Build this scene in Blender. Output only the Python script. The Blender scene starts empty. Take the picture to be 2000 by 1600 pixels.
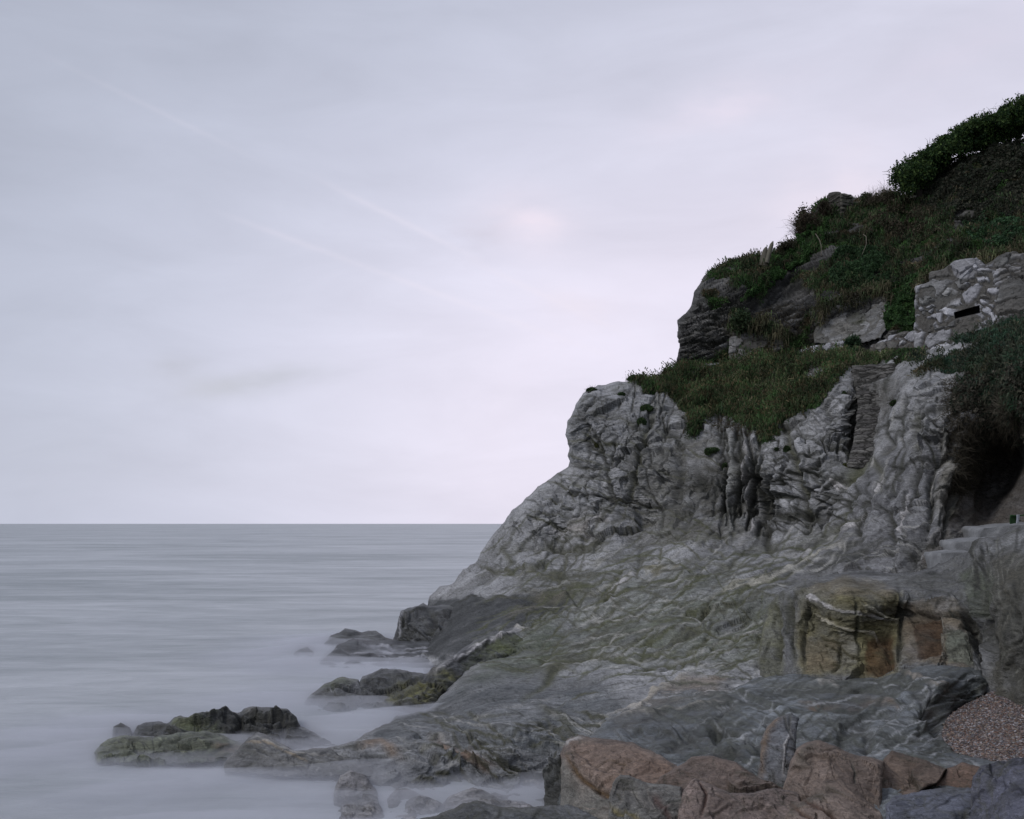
import bpy, math, random
import numpy as np
from mathutils import Vector

C = bpy.context.scene.collection
R = math.radians
F = 2400.0          # focal length in photo pixels (photo 2000 x 1600)
CAMZ = 5.0          # camera height above the sea
HZ = 1023.0         # horizon row

# ------------------------------------------------------------------ camera
cam_d = bpy.data.cameras.new('camera')
cam = bpy.data.objects.new('camera', cam_d)
C.objects.link(cam)
cam.location = (0, 0, CAMZ)
cam.rotation_euler = (R(90), 0, 0)
cam_d.sensor_width = 36.0
cam_d.lens = F / 2000 * 36
cam_d.shift_y = (HZ - 800) / 2000
cam_d.clip_start = 0.1
cam_d.clip_end = 60000
bpy.context.scene.camera = cam

# ------------------------------------------------------------------ render look
sc = bpy.context.scene
sc.view_settings.view_transform = 'Standard'
sc.view_settings.look = 'None'
sc.view_settings.exposure = 0.0
sc.view_settings.gamma = 1.0
sc.render.engine = 'CYCLES'
sc.cycles.use_denoising = True
try:
    sc.cycles.denoising_input_passes = 'RGB_ALBEDO_NORMAL'
    sc.cycles.denoising_prefilter = 'ACCURATE'
except Exception:
    pass
sc.cycles.max_bounces = 6
sc.cycles.diffuse_bounces = 3
sc.cycles.volume_bounces = 2
sc.cycles.transparent_max_bounces = 12

# ------------------------------------------------------------------ node helpers
class NT:
    def __init__(s, tree):
        s.t = tree
        tree.nodes.clear()
    def n(s, typ, **kw):
        nd = s.t.nodes.new(typ)
        for k, v in kw.items():
            setattr(nd, k, v)
        return nd
    def l(s, a, b):
        s.t.links.new(a, b)
    def m(s, op, a, b=None, c=None, clamp=False):
        nd = s.n('ShaderNodeMath', operation=op)
        nd.use_clamp = clamp
        for i, v in enumerate((a, b, c)):
            if v is None:
                continue
            if isinstance(v, (int, float)):
                nd.inputs[i].default_value = v
            else:
                s.l(v, nd.inputs[i])
        return nd.outputs[0]
    def mix(s, fac, a, b, mode='MIX'):
        nd = s.n('ShaderNodeMix', data_type='RGBA', blend_type=mode)
        for i, v in ((0, fac), (6, a), (7, b)):
            if isinstance(v, (int, float)):
                nd.inputs[i].default_value = v
            elif isinstance(v, tuple):
                nd.inputs[i].default_value = v if len(v) == 4 else v + (1,)
            else:
                s.l(v, nd.inputs[i])
        return nd.outputs[2]

# ------------------------------------------------------------------ world: thin dusk overcast over a Nishita sky
SUN_EL, SUN_AZ = 38.0, -62.0      # soft light from the open sea side, upper left
wd = bpy.data.worlds.new('World')
sc.world = wd
wd.use_nodes = True
W = NT(wd.node_tree)
out = W.n('ShaderNodeOutputWorld')
bg = W.n('ShaderNodeBackground')
W.l(bg.outputs[0], out.inputs[0])
tc = W.n('ShaderNodeTexCoord')
sep = W.n('ShaderNodeSeparateXYZ')
W.l(tc.outputs['Generated'], sep.inputs[0])
X, Y, Z = sep.outputs
az = W.m('ARCTAN2', X, Y)
el = W.m('ARCSINE', Z)
def gauss2(u0, su, v0, sv):
    a = W.m('DIVIDE', W.m('SUBTRACT', az, u0), su)
    b = W.m('DIVIDE', W.m('SUBTRACT', el, v0), sv)
    q = W.m('ADD', W.m('MULTIPLY', a, a), W.m('MULTIPLY', b, b))
    return W.m('EXPONENT', W.m('MULTIPLY', q, -1.0))
cv = W.n('ShaderNodeCombineXYZ')
W.l(az, cv.inputs[0]); W.l(el, cv.inputs[1])
mpn = W.n('ShaderNodeMapping')
mpn.inputs['Rotation'].default_value = (0, 0, R(-24))
mpn.inputs['Scale'].default_value = (2.2, 7.0, 1)
W.l(cv.outputs[0], mpn.inputs[0])
nz = W.n('ShaderNodeTexNoise')
nz.inputs['Scale'].default_value = 2.6
nz.inputs['Detail'].default_value = 6
nz.inputs['Roughness'].default_value = 0.55
nz.inputs['Distortion'].default_value = 0.4
W.l(mpn.outputs[0], nz.inputs[0])
cloud = W.m('MULTIPLY', W.m('SUBTRACT', nz.outputs[0], 0.5), 0.30)
base = W.m('ADD', 0.435, W.m('MULTIPLY', gauss2(0.0, 0.36, 0.10, 0.24), 0.27))
base = W.m('ADD', base, W.m('MULTIPLY', gauss2(0.50, 0.50, 0.20, 0.75), 0.235))
base = W.m('ADD', base, W.m('MULTIPLY', W.m('EXPONENT', W.m('MULTIPLY', W.m('MAXIMUM', el, 0.0), -10.0)), 0.04))
base = W.m('MULTIPLY', base, W.m('ADD', 1.0, cloud))
# behind the camera the evening land side of the sky is dimmer
back = W.m('MULTIPLY', W.m('SUBTRACT', 0.25, Y), 0.9, clamp=True)
base = W.m('MULTIPLY', base, W.m('SUBTRACT', 1.0, W.m('MULTIPLY', back, 0.06)))
warm = W.m('ADD', gauss2(0.10, 0.36, 0.06, 0.26), W.m('MULTIPLY', gauss2(0.50, 0.40, 0.25, 0.7), 0.55), clamp=True)
tint = W.mix(warm, (0.915, 0.983, 1.195, 1), (1.02, 0.968, 1.13, 1))
vm = W.n('ShaderNodeVectorMath', operation='SCALE')
W.l(tint, vm.inputs[0]); W.l(base, vm.inputs['Scale'])
col = vm.outputs[0]
# pink lit wisps and faint grey wisps
def wisp(px, py, rx, ry, rot, amt, c):
    global col
    u0 = math.atan2((px-1000)/F, 1); v0 = math.atan2((HZ-py)/F, 1)
    du = W.m('SUBTRACT', az, u0); dv = W.m('SUBTRACT', el, v0)
    cr, sr = math.cos(R(rot)), math.sin(R(rot))
    a = W.m('DIVIDE', W.m('ADD', W.m('MULTIPLY', du, cr), W.m('MULTIPLY', dv, sr)), rx/F)
    b = W.m('DIVIDE', W.m('SUBTRACT', W.m('MULTIPLY', dv, cr), W.m('MULTIPLY', du, sr)), ry/F)
    g = W.m('EXPONENT', W.m('MULTIPLY', W.m('ADD', W.m('MULTIPLY', a, a), W.m('MULTIPLY', b, b)), -1.0))
    n2 = W.m('MULTIPLY', W.m('SUBTRACT', wn.outputs[0], 0.34), 3.2, clamp=True)
    col = W.mix(W.m('MULTIPLY', W.m('MULTIPLY', g, n2), amt, clamp=True), col, c)
wn = W.n('ShaderNodeTexNoise')
wn.inputs['Scale'].default_value = 14
wn.inputs['Detail'].default_value = 5
wm = W.n('ShaderNodeMapping')
wm.inputs['Rotation'].default_value = (0, 0, R(-20))
wm.inputs['Scale'].default_value = (0.8, 2.0, 1)
W.l(cv.outputs[0], wm.inputs[0]); W.l(wm.outputs[0], wn.inputs[0])
PINK = (0.80, 0.71, 0.80, 1)
wisp(1030, 435, 95, 50, -12, .75, (0.90, 0.80, 0.90, 1))
wisp(1420, 220, 130, 45, 12, 0.9, (0.80, 0.74, 0.86, 1))
wisp(1620, 400, 110, 70, 20, 0.75, (0.86, 0.78, 0.88, 1))
wisp(1150, 610, 90, 30, -20, 0.6, (0.84, 0.76, 0.84, 1))
wisp(1880, 160, 160, 60, 30, 0.5, (0.70, 0.66, 0.78, 1))
wisp(345, 722, 60, 24, 8, 1.3, (0.53, 0.54, 0.63, 1))
wisp(490, 752, 130, 26, 8, 1.2, (0.56, 0.57, 0.65, 1))
wisp(930, 465, 60, 34, 10, 0.8, (0.60, 0.57, 0.66, 1))
# contrails: great-circle bands
def trail(p0, p1, wid, amt):
    global col
    d0 = Vector(((p0[0]-1000)/F, 1, (HZ-p0[1])/F)).normalized()
    d1 = Vector(((p1[0]-1000)/F, 1, (HZ-p1[1])/F)).normalized()
    nrm = d0.cross(d1).normalized(); mid = (d0+d1).normalized()
    half = math.acos(min(1, d0.dot(mid)))
    dt = W.n('ShaderNodeVectorMath', operation='DOT_PRODUCT')
    W.l(tc.outputs['Generated'], dt.inputs[0]); dt.inputs[1].default_value = nrm
    dm = W.n('ShaderNodeVectorMath', operation='DOT_PRODUCT')
    W.l(tc.outputs['Generated'], dm.inputs[0]); dm.inputs[1].default_value = mid
    a = W.m('DIVIDE', dt.outputs['Value'], wid/F)
    g = W.m('EXPONENT', W.m('MULTIPLY', W.m('MULTIPLY', a, a), -1.0))
    ang = W.m('DIVIDE', W.m('ARCCOSINE', W.m('MINIMUM', dm.outputs['Value'], 0.999999)), half)
    e = W.m('SUBTRACT', 1.0, W.m('MULTIPLY', ang, ang), clamp=True)
    n2 = W.m('MULTIPLY', W.m('SUBTRACT', nz.outputs[0], 0.2), 2.4, clamp=True)
    f = W.m('MULTIPLY', W.m('MULTIPLY', g, e), W.m('MULTIPLY', n2, amt))
    col = W.mix(f, col, (0.86, 0.80, 0.90, 1))
trail((60, 95), (560, 340), 5, 0.08)
trail((600, 340), (960, 520), 6, 0.28)
trail((900, 500), (1300, 690), 6, 0.30)
trail((400, 405), (900, 590), 6, 0.26)
trail((760, 540), (1260, 720), 6, 0.26)
sky = W.n('ShaderNodeTexSky', sky_type='NISHITA')
sky.sun_disc = False
sky.sun_elevation = R(SUN_EL)
sky.sun_rotation = R(SUN_AZ)
sky.air_density = 1.0
sky.dust_density = 2.0
skm = W.n('ShaderNodeVectorMath', operation='SCALE')
W.l(sky.outputs[0], skm.inputs[0]); skm.inputs['Scale'].default_value = 0.004
va = W.n('ShaderNodeVectorMath', operation='ADD')
W.l(col, va.inputs[0]); W.l(skm.outputs[0], va.inputs[1])
W.l(va.outputs[0], bg.inputs[0])
bg.inputs[1].default_value = 1.0

# ------------------------------------------------------------------ sun: weak and very soft, behind the cloud
sd_ = bpy.data.lights.new('sun', 'SUN')
sd_.energy = 0.9
sd_.angle = R(16)
sd_.color = (1.0, 0.96, 0.94)
sun = bpy.data.objects.new('sun', sd_)
C.objects.link(sun)
to_sun = Vector((math.sin(R(SUN_AZ))*math.cos(R(SUN_EL)), -0.35, math.sin(R(SUN_EL)))).normalized()
sun.rotation_euler = to_sun.to_track_quat('Z', 'Y').to_euler()

# ------------------------------------------------------------------ numpy noise
_rs = np.random.RandomState(11)
_G = _rs.normal(size=(4096, 3)).astype(np.float32)
_G /= np.linalg.norm(_G, axis=1, keepdims=True)
_U = _rs.rand(4096, 4).astype(np.float32)
def _h(i, j, k, seed):
    v = (i*73856093) ^ (j*19349663) ^ (k*83492791) ^ (seed*2654435)
    v = (v ^ (v >> 13)) * 1274126177
    return (v ^ (v >> 16)) & 4095
def noise(p, seed=0):
    """gradient noise, about -1..1; p (...,3)"""
    p = np.asarray(p, dtype=np.float32)
    i = np.floor(p).astype(np.int64); f = p - i
    u = f*f*f*(f*(f*6-15)+10)
    res = 0
    for a in (0, 1):
        wa = u[..., 0] if a else 1-u[..., 0]
        for b in (0, 1):
            wb = u[..., 1] if b else 1-u[..., 1]
            for c in (0, 1):
                wc = u[..., 2] if c else 1-u[..., 2]
                g = _G[_h(i[..., 0]+a, i[..., 1]+b, i[..., 2]+c, seed)]
                d = g[..., 0]*(f[..., 0]-a)+g[..., 1]*(f[..., 1]-b)+g[..., 2]*(f[..., 2]-c)
                res = res + wa*wb*wc*d
    return res*1.7
def fbm(p, o=4, seed=0, gain=0.5):
    r = 0; a = 1.0; s = 0
    for k in range(o):
        r = r + a*noise(p*(2.03**k), seed+k*17); s += a; a *= gain
    return r/s*1.3
def worley(p, seed=0):
    p = np.asarray(p, dtype=np.float32)
    i = np.floor(p).astype(np.int64); f = p-i
    F1 = np.full(p.shape[:-1], 9., np.float32); F2 = F1.copy(); cid = np.zeros(F1.shape, np.int64)
    for a in (-1, 0, 1):
        for b in (-1, 0, 1):
            for c in (-1, 0, 1):
                h = _h(i[..., 0]+a, i[..., 1]+b, i[..., 2]+c, seed)
                o = _U[h]
                d = (a+o[..., 0]*.9-f[..., 0])**2+(b+o[..., 1]*.9-f[..., 1])**2+(c+o[..., 2]*.9-f[..., 2])**2
                n1 = d < F1
                F2 = np.where(n1, F1, np.minimum(F2, d)); cid = np.where(n1, h, cid); F1 = np.where(n1, d, F1)
    return np.sqrt(F1), np.sqrt(F2), _U[cid, 3], _U[cid, 2]
def facets(p, seed=0):
    """angular broken faces: each cell of rock is its own tilted plane. returns height, edge distance, cell random"""
    p = np.asarray(p, dtype=np.float32)-.5
    i = np.floor(p).astype(np.int64); f = p-i
    F1 = np.full(p.shape[:-1], 9., np.float32); F2 = F1.copy(); val = np.zeros_like(F1); rnd = np.zeros_like(F1)
    for a in (0, 1):
        for b in (0, 1):
            for c in (0, 1):
                h = _h(i[..., 0]+a, i[..., 1]+b, i[..., 2]+c, seed); o = _U[h]; g = _G[h]
                x = f[..., 0]-a-(o[..., 0]-.5)*.8; y = f[..., 1]-b-(o[..., 1]-.5)*.8; z = f[..., 2]-c-(o[..., 2]-.5)*.8
                d = x*x+y*y+z*z; n1 = d < F1
                F2 = np.where(n1, F1, np.minimum(F2, d))
                val = np.where(n1, x*g[..., 0]+y*g[..., 1]+z*g[..., 2], val); rnd = np.where(n1, o[..., 3], rnd); F1 = np.where(n1, d, F1)
    return val, np.sqrt(F2)-np.sqrt(F1), rnd
def sst(a, b, x):
    t = np.clip((x-a)/(b-a), 0, 1)
    return t*t*(3-2*t)
def v3(x, y, z):
    return np.stack(np.broadcast_arrays(x, y, z), -1).astype(np.float32)

# ------------------------------------------------------------------ geometry helpers
def U(px, py, Y):
    return Vector(((px-1000)/F*Y, Y, CAMZ+(HZ-py)/F*Y))
def seg_dist(gx, gy, pts, closed):
    """distance, nearest point, side sign, param along to polyline"""
    n = len(pts); best = np.full(gx.shape, 1e9, np.float32)
    nx = np.zeros_like(best); ny = np.zeros_like(best); side = np.ones_like(best); tt = np.zeros_like(best)
    m = n if closed else n-1
    for k in range(m):
        x0, y0 = pts[k]; x1, y1 = pts[(k+1) % n]
        dx, dy = x1-x0, y1-y0; L2 = dx*dx+dy*dy+1e-9
        t = np.clip(((gx-x0)*dx+(gy-y0)*dy)/L2, 0, 1)
        qx = x0+t*dx; qy = y0+t*dy
        d = (gx-qx)**2+(gy-qy)**2
        w = d < best
        best = np.where(w, d, best); nx = np.where(w, qx, nx); ny = np.where(w, qy, ny)
        if not closed:
            side = np.where(w, np.sign(dx*(gy-y0)-dy*(gx-x0)), side); tt = np.where(w, (k+t)/m, tt)
    return np.sqrt(best), nx, ny, side, tt
def inside(gx, gy, pts):
    r = np.zeros(gx.shape, bool); n = len(pts)
    for k in range(n):
        x0, y0 = pts[k]; x1, y1 = pts[(k+1) % n]
        if y0 == y1:
            continue
        c = ((y0 > gy) != (y1 > gy)) & (gx < (x1-x0)*(gy-y0)/(y1-y0)+x0)
        r ^= c
    return r
def rough_poly(pts, amp, step=7, seed=0, closed=True):
    """subdivide an outline and make it ragged"""
    q = []; n = len(pts); m = n if closed else n-1
    for k in range(m):
        a, b = pts[k], pts[(k+1) % n]
        L = math.hypot(b[0]-a[0], b[1]-a[1]); c = max(1, int(L/step))
        for j in range(c):
            t = j/c; q.append((a[0]+(b[0]-a[0])*t, a[1]+(b[1]-a[1])*t))
    if not closed:
        q.append(pts[-1])
    a = np.array(q, np.float32)
    if amp > 0:
        p = v3(a[:, 0]/22., a[:, 1]/22., seed*3.7)
        p2 = p*3.1
        p3 = p*7.3
    a[:, 0] += amp*(noise(p, 5)+.5*noise(p2, 6)+.35*noise(p3, 16)); a[:, 1] += amp*(noise(p, 7)+.5*noise(p2, 8)+.35*noise(p3, 18))
    return [tuple(x) for x in a]
def tps(ctrl, x, y):
    """thin-plate interpolation of 1/depth"""
    c = np.array(ctrl, np.float64); s = 400.
    P = c[:, :2]/s; v = 1/c[:, 2]; n = len(c)
    def k(r2):
        return np.where(r2 > 1e-12, r2*np.log(r2+1e-12), 0)
    D = k(((P[:, None]-P[None])**2).sum(-1)) + np.eye(n)*2e-3
    A = np.zeros((n+3, n+3)); A[:n, :n] = D; A[:n, n] = 1; A[:n, n+1:] = P; A[n, :n] = 1; A[n+1:, :n] = P.T
    w = np.linalg.solve(A, np.r_[v, 0, 0, 0])
    xs = x.astype(np.float64)/s; ys = y.astype(np.float64)/s
    r = w[n]+w[n+1]*xs+w[n+2]*ys
    for i in range(n):
        r = r+w[i]*k((xs-P[i, 0])**2+(ys-P[i, 1])**2)
    return 1/np.clip(r, 1/90., 1/9.)

def mesh_obj(name, verts, faces, mat, col=None, smooth=True, parent=None, fa=None, attrs=None):
    me = bpy.data.meshes.new(name)
    verts = np.asarray(verts, np.float32); faces = np.asarray(faces, np.int32)
    nf, k = faces.shape
    me.vertices.add(len(verts)); me.vertices.foreach_set('co', verts.ravel())
    me.loops.add(nf*k); me.loops.foreach_set('vertex_index', faces.ravel())
    me.polygons.add(nf)
    me.polygons.foreach_set('loop_start', np.arange(0, nf*k, k, dtype=np.int32))
    me.polygons.foreach_set('loop_total', np.full(nf, k, np.int32))
    me.polygons.foreach_set('use_smooth', np.full(nf, smooth))
    if col is not None:
        a = me.color_attributes.new('Col', 'FLOAT_COLOR', 'POINT')
        c4 = np.ones((len(verts), 4), np.float32); c4[:, :3] = col
        a.data.foreach_set('color', c4.ravel())
    for an, av in (attrs or {}).items():
        a = me.attributes.new(an, 'FLOAT', 'POINT'); a.data.foreach_set('value', np.asarray(av, np.float32))
    me.update(calc_edges=True)
    me.validate()
    me.materials.append(mat)
    o = bpy.data.objects.new(name, me); C.objects.link(o)
    if parent:
        o.parent = parent
    return o
def tag(o, label=None, cat=None, group=None, kind=None):
    if label: o['label'] = label
    if cat: o['category'] = cat
    if group: o['group'] = group
    if kind: o['kind'] = kind
    return o
def thing(name, loc=(0, 0, 0)):
    o = bpy.data.objects.new(name, None); C.objects.link(o); o.location = loc
    o.empty_display_size = 0.2
    return o
def adopt(o, root):
    """parent a world-space mesh under an Empty that stands at root.location"""
    o.parent = root
    o.location = -Vector(root.location)
    return o

# ------------------------------------------------------------------ materials
def rock_mat(name, rough=0.82, bump=0.9, scale=1.0, spec=0.3, strat=(1, 1, 4), micro=2.1, lines=.6):
    m = bpy.data.materials.new(name); m.use_nodes = True
    T = NT(m.node_tree)
    o = T.n('ShaderNodeOutputMaterial'); b = T.n('ShaderNodeBsdfPrincipled')
    T.l(b.outputs[0], o.inputs[0])
    at = T.n('ShaderNodeAttribute', attribute_name='Col')
    g = T.n('ShaderNodeNewGeometry')
    mp = T.n('ShaderNodeMapping'); mp.inputs['Scale'].default_value = strat
    mp.inputs['Rotation'].default_value = (R(8), R(14), 0)
    T.l(g.outputs['Position'], mp.inputs[0])
    n1 = T.n('ShaderNodeTexNoise'); n1.inputs['Scale'].default_value = 5*scale
    n1.inputs['Detail'].default_value = 9; n1.inputs['Roughness'].default_value = 0.68; n1.inputs['Distortion'].default_value = 0.7
    T.l(mp.outputs[0], n1.inputs[0])
    n2 = T.n('ShaderNodeTexNoise'); n2.inputs['Scale'].default_value = 22*scale
    n2.inputs['Detail'].default_value = 5; n2.inputs['Roughness'].default_value = 0.6
    T.l(g.outputs['Position'], n2.inputs[0])
    k = T.m('MULTIPLY', T.m('MAXIMUM', T.m('ADD', 1.0, T.m('MULTIPLY', T.m('SUBTRACT', n1.outputs[0], .5), micro)), .25), T.m('ADD', 0.5, T.m('MULTIPLY', n2.outputs[0], 1.0)))
    if lines:
        n3 = T.n('ShaderNodeTexNoise'); n3.inputs['Scale'].default_value = 1.1*scale; n3.inputs['Detail'].default_value = 5
        n3.inputs['Roughness'].default_value = .6; n3.inputs['Distortion'].default_value = 1.2
        T.l(mp.outputs[0], n3.inputs[0])
        r = T.m('ABSOLUTE', T.m('SUBTRACT', n3.outputs[0], .5))
        dk = T.m('SUBTRACT', 1.0, T.m('MULTIPLY', T.m('SUBTRACT', 1.0, T.m('DIVIDE', r, .012), clamp=True), lines))
        n4 = T.n('ShaderNodeTexNoise'); n4.inputs['Scale'].default_value = .8*scale; n4.inputs['Detail'].default_value = 4; n4.inputs['Distortion'].default_value = 1.6
        T.l(mp.outputs[0], n4.inputs[0])
        r4 = T.m('ABSOLUTE', T.m('SUBTRACT', n4.outputs[0], .46))
        lt = T.m('ADD', 1.0, T.m('MULTIPLY', T.m('SUBTRACT', 1.0, T.m('DIVIDE', r4, .006), clamp=True), lines*.7))
        k = T.m('MULTIPLY', k, T.m('MULTIPLY', dk, lt))
    v = T.n('ShaderNodeVectorMath', operation='SCALE')
    T.l(at.outputs['Color'], v.inputs[0]); T.l(k, v.inputs['Scale'])
    T.l(v.outputs[0], b.inputs['Base Color'])
    b.inputs['Roughness'].default_value = rough
    b.inputs['Specular IOR Level'].default_value = spec
    h = T.m('ADD', T.m('MULTIPLY', n1.outputs[0], 0.75), T.m('MULTIPLY', n2.outputs[0], 0.25))
    bp = T.n('ShaderNodeBump'); bp.inputs['Strength'].default_value = bump; bp.inputs['Distance'].default_value = 0.06/scale
    T.l(h, bp.inputs['Height']); T.l(bp.outputs[0], b.inputs['Normal'])
    return m
def leaf_mat(name, rough=0.7, trans=0.25, spec=0.2):
    m = bpy.data.materials.new(name); m.use_nodes = True
    T = NT(m.node_tree)
    o = T.n('ShaderNodeOutputMaterial'); b = T.n('ShaderNodeBsdfPrincipled')
    at = T.n('ShaderNodeAttribute', attribute_name='Col')
    g = T.n('ShaderNodeNewGeometry')
    n1 = T.n('ShaderNodeTexNoise'); n1.inputs['Scale'].default_value = 1.3; n1.inputs['Detail'].default_value = 4
    T.l(g.outputs['Position'], n1.inputs[0])
    v = T.n('ShaderNodeVectorMath', operation='SCALE')
    T.l(at.outputs['Color'], v.inputs[0]); T.l(T.m('ADD', 0.45, T.m('MULTIPLY', n1.outputs[0], 1.1)), v.inputs['Scale'])
    T.l(v.outputs[0], b.inputs['Base Color'])
    b.inputs['Roughness'].default_value = rough; b.inputs['Specular IOR Level'].default_value = spec
    tr = T.n('ShaderNodeBsdfTranslucent'); T.l(v.outputs[0], tr.inputs[0])
    ms = T.n('ShaderNodeMixShader'); ms.inputs[0].default_value = trans
    T.l(b.outputs[0], ms.inputs[1]); T.l(tr.outputs[0], ms.inputs[2]); T.l(ms.outputs[0], o.inputs[0])
    return m
M_ROCK = rock_mat('schist_rock')
M_WET = rock_mat('wet_rock', rough=0.55, bump=0.9, spec=0.45)
M_SLAB = rock_mat('slab_rock', rough=0.75, bump=0.6, scale=1.6)
M_WALL = rock_mat('wall_stone', lines=.3, rough=0.85, bump=0.4, scale=1.6, strat=(1, 1, 2))
M_CONC = rock_mat('concrete', micro=.7, lines=0, rough=0.85, bump=0.15, scale=1.5, strat=(1, 1, 1))
M_LEAF = leaf_mat('foliage')
M_GRASS = leaf_mat('grass_blades', trans=0.15)
M_WOOD = rock_mat('weathered_wood', lines=0, rough=0.8, bump=0.3, scale=3, strat=(3, 3, 1))

# ------------------------------------------------------------------ relief builder
def basis(n):
    n = Vector(n).normalized(); a = n.orthogonal().normalized()
    a = Vector((1, 0, 0)) - n*n.x
    a.normalize(); b = n.cross(a)
    return np.array(a, np.float32), np.array(b, np.float32), np.array(n, np.float32)
def rock_disp(P, cell, prm, seed):
    k = prm.get('k', 1.0)
    n1 = v3(noise(P*.23, seed), noise(P*.23+9, seed+1), noise(P*.23+21, seed+2))
    n2 = v3(noise(P*.7, seed+3), noise(P*.7+5, seed+4), noise(P*.7+11, seed+5))
    w = P + prm.get('warp', 1.0)*(.9*n1+.28*n2)
    e1, e2, e3 = basis(prm.get('n', (0.22, -0.3, 1.0)))
    a = w@e1*prm.get('ax', 1.0); b = w@e2; s = w@e3
    fa = prm.get('fold', 0.5)
    s = s + fa*noise(v3(a*.42, b*.42, s*.2), seed+6) + fa*.35*noise(v3(a*1.3, b*1.3, s*.6), seed+7)
    h = np.zeros(P.shape[:-1], np.float32)
    ar = prm.get('ar', 0.22); streak = 0
    for j, (f, am) in enumerate(((.55, .30), (1.1, .17), (2.3, .095), (4.8, .05), (10., .025), (21., .012))):
        att = sst(1.6, 3.5, 1/(f*np.maximum(cell, 1e-4)))
        if not np.any(att > .01):
            break
        nn = noise(v3(a*f*ar, b*f*ar, s*f), seed+20+j)
        rg = 1-np.abs(nn)*2.2
        h = h+am*att*(.55*nn+.45*np.clip(rg, -1, 1))*prm.get('strata', 1.0)
        if j >= 2:
            streak = streak+nn*att*(.6**(j-2))
    # sawtooth ledges
    for f, am, sd2 in ((.8, .20, 31), (2.1, .08, 32)):
        u = s*f+.55*noise(v3(a*.5, b*.5, s*.3), seed+sd2)
        fr = u-np.floor(u)
        mod = np.clip(.5+1.1*noise(v3(a*.33, b*.33, np.floor(u)*1.7), seed+sd2+5), 0, 1.2)
        h = h+am*mod*(fr*(1-sst(.86, .985, fr)))*prm.get('ledge', 1.0)
    lam = prm.get('lam', 0)
    if lam:
        for f, am, sd2 in ((3.2, .12, 36), (7.0, .06, 37)):
            u = s*f+.5*noise(v3(a*.8, b*.8, s*.5), seed+sd2); fr = u-np.floor(u)
            rn = .5+.8*noise(v3(a*.6, b*.6, np.floor(u)*2.3), seed+sd2+3)
            h = h+lam*am*(rn*(1-sst(.75, .98, fr))-.5*sst(.8, .98, fr)); streak = streak+lam*(.9*(rn-.5)-1.2*sst(.82, .97, fr))
    # jointed blocks
    bs = prm.get('bs', 1.6); ba = prm.get('block', 0.22)
    pres = sst(-.05, .4, noise(P*.38, seed+61)+.25*noise(P*1.3, seed+62))
    q = v3(a/bs, b/bs, s/(bs*prm.get('bz', .38)))+.10*v3(noise(P*1.7, seed+50), noise(P*1.7+3, seed+51), noise(P*1.7+7, seed+52))
    F1, F2, cr, cr2 = worley(q, seed+40)
    edge = F2-F1
    crack = (1-sst(.0, .055, edge))*(.15+.85*pres)
    h = h+ba*(cr-.5)*sst(0, .07, edge)-prm.get('crack', .07)*crack
    F1b, F2b, crb, _ = worley(q*v3(2.3, 2.3, 3.1), seed+41)
    pres2 = sst(.05, .45, noise(P*.6, seed+60)+.3*noise(P*2, seed+63))
    crack2 = (1-sst(0, .07, F2b-F1b))*pres2
    h = h+ba*.42*(crb-.5)*sst(0, .09, F2b-F1b)*(.3+.7*pres2)-prm.get('crack', .07)*.4*crack2
    # angular broken faces at three sizes
    fb = prm.get('facet', 1.0)
    fr_ = np.zeros_like(h)
    if fb:
        wq = v3(a, b, s)+.12*v3(noise(P*2.1, seed+64), noise(P*2.1+3, seed+65), noise(P*2.1+5, seed+66))
        for j, (L_, am) in enumerate(((3.3, .62*prm.get('big', 0)), (1.5, .36), (.62, .16), (.27, .07), (.12, .03))):
            att = sst(1.2, 2.6, L_*.8/np.maximum(cell, 1e-4))
            v_, e_, r_ = facets(wq/np.array([L_*1.25, L_*1.25, L_*.62], np.float32), seed+67+j)
            md = .35+.9*sst(-.35, .35, noise(P*(.5/L_)**.5*.7+j*5, seed+68+j))
            h = h+fb*am*att*md*(v_*1.1+.45*(r_-.5))
            cr = cr*(1-.25*att)+.25*att*r_
            crack = np.maximum(crack, .8*att*(1-sst(.0, .07, e_))*sst(-.05, .35, noise(P*1.1+j, seed+69+j)))
    # grain
    for f, am in ((.5, .18), (1.6, .04), (4.2, .02), (9., .014), (19., .008)):
        att = sst(1.6, 3.5, 1/(f*np.maximum(cell, 1e-4)))
        h = h+am*att*noise(P*f, seed+int(f*7))*prm.get('grain', 1.0)
    # wave-polished flow of thin folded beds: braided ridges and creases
    fl = prm.get('flow', 0); hf = np.zeros_like(h); line = np.zeros_like(h); tone = np.zeros_like(h)
    if fl:
        ang = prm.get('fang', .1); ca, sa = math.cos(ang), math.sin(ang)
        fw = P+v3(.9*noise(P*.35+40, seed+71), 1.6*noise(P*.35+47, seed+72), .5*noise(P*.5+3, seed+73))+.22*v3(noise(P*1.4, seed+74), noise(P*1.4+8, seed+75), noise(P*1.4+4, seed+76))
        fx = ca*fw[..., 0]+sa*fw[..., 1]; fy = -sa*fw[..., 0]+ca*fw[..., 1]; fz = fw[..., 2]
        for f, am in ((.45, .26), (.95, .16), (2.0, .085), (4.2, .042), (8.5, .02)):
            att = sst(1.6, 3.5, 1/(f*np.maximum(cell, 1e-4)))
            nn = noise(v3(fx*f*prm.get('fxs', .2), fy*f*.62, fz*f*1.5), seed+80+int(f*10))
            r = 1-np.abs(nn)*2.6
            mod = .35+1.0*sst(-.3, .5, noise(P*.5*f**.5, seed+79))
            hf = hf+am*att*mod*(.8*nn-.55*np.clip(r, 0, 1)**3)
            line = np.maximum(line, att*mod*np.clip(r*1.15-.62, 0, 1)*2.2*(.9 if f > 1.5 else .6))
            tone = tone+att*nn*(.8 if f > .5 else .4)
        hf = hf*fl
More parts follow.
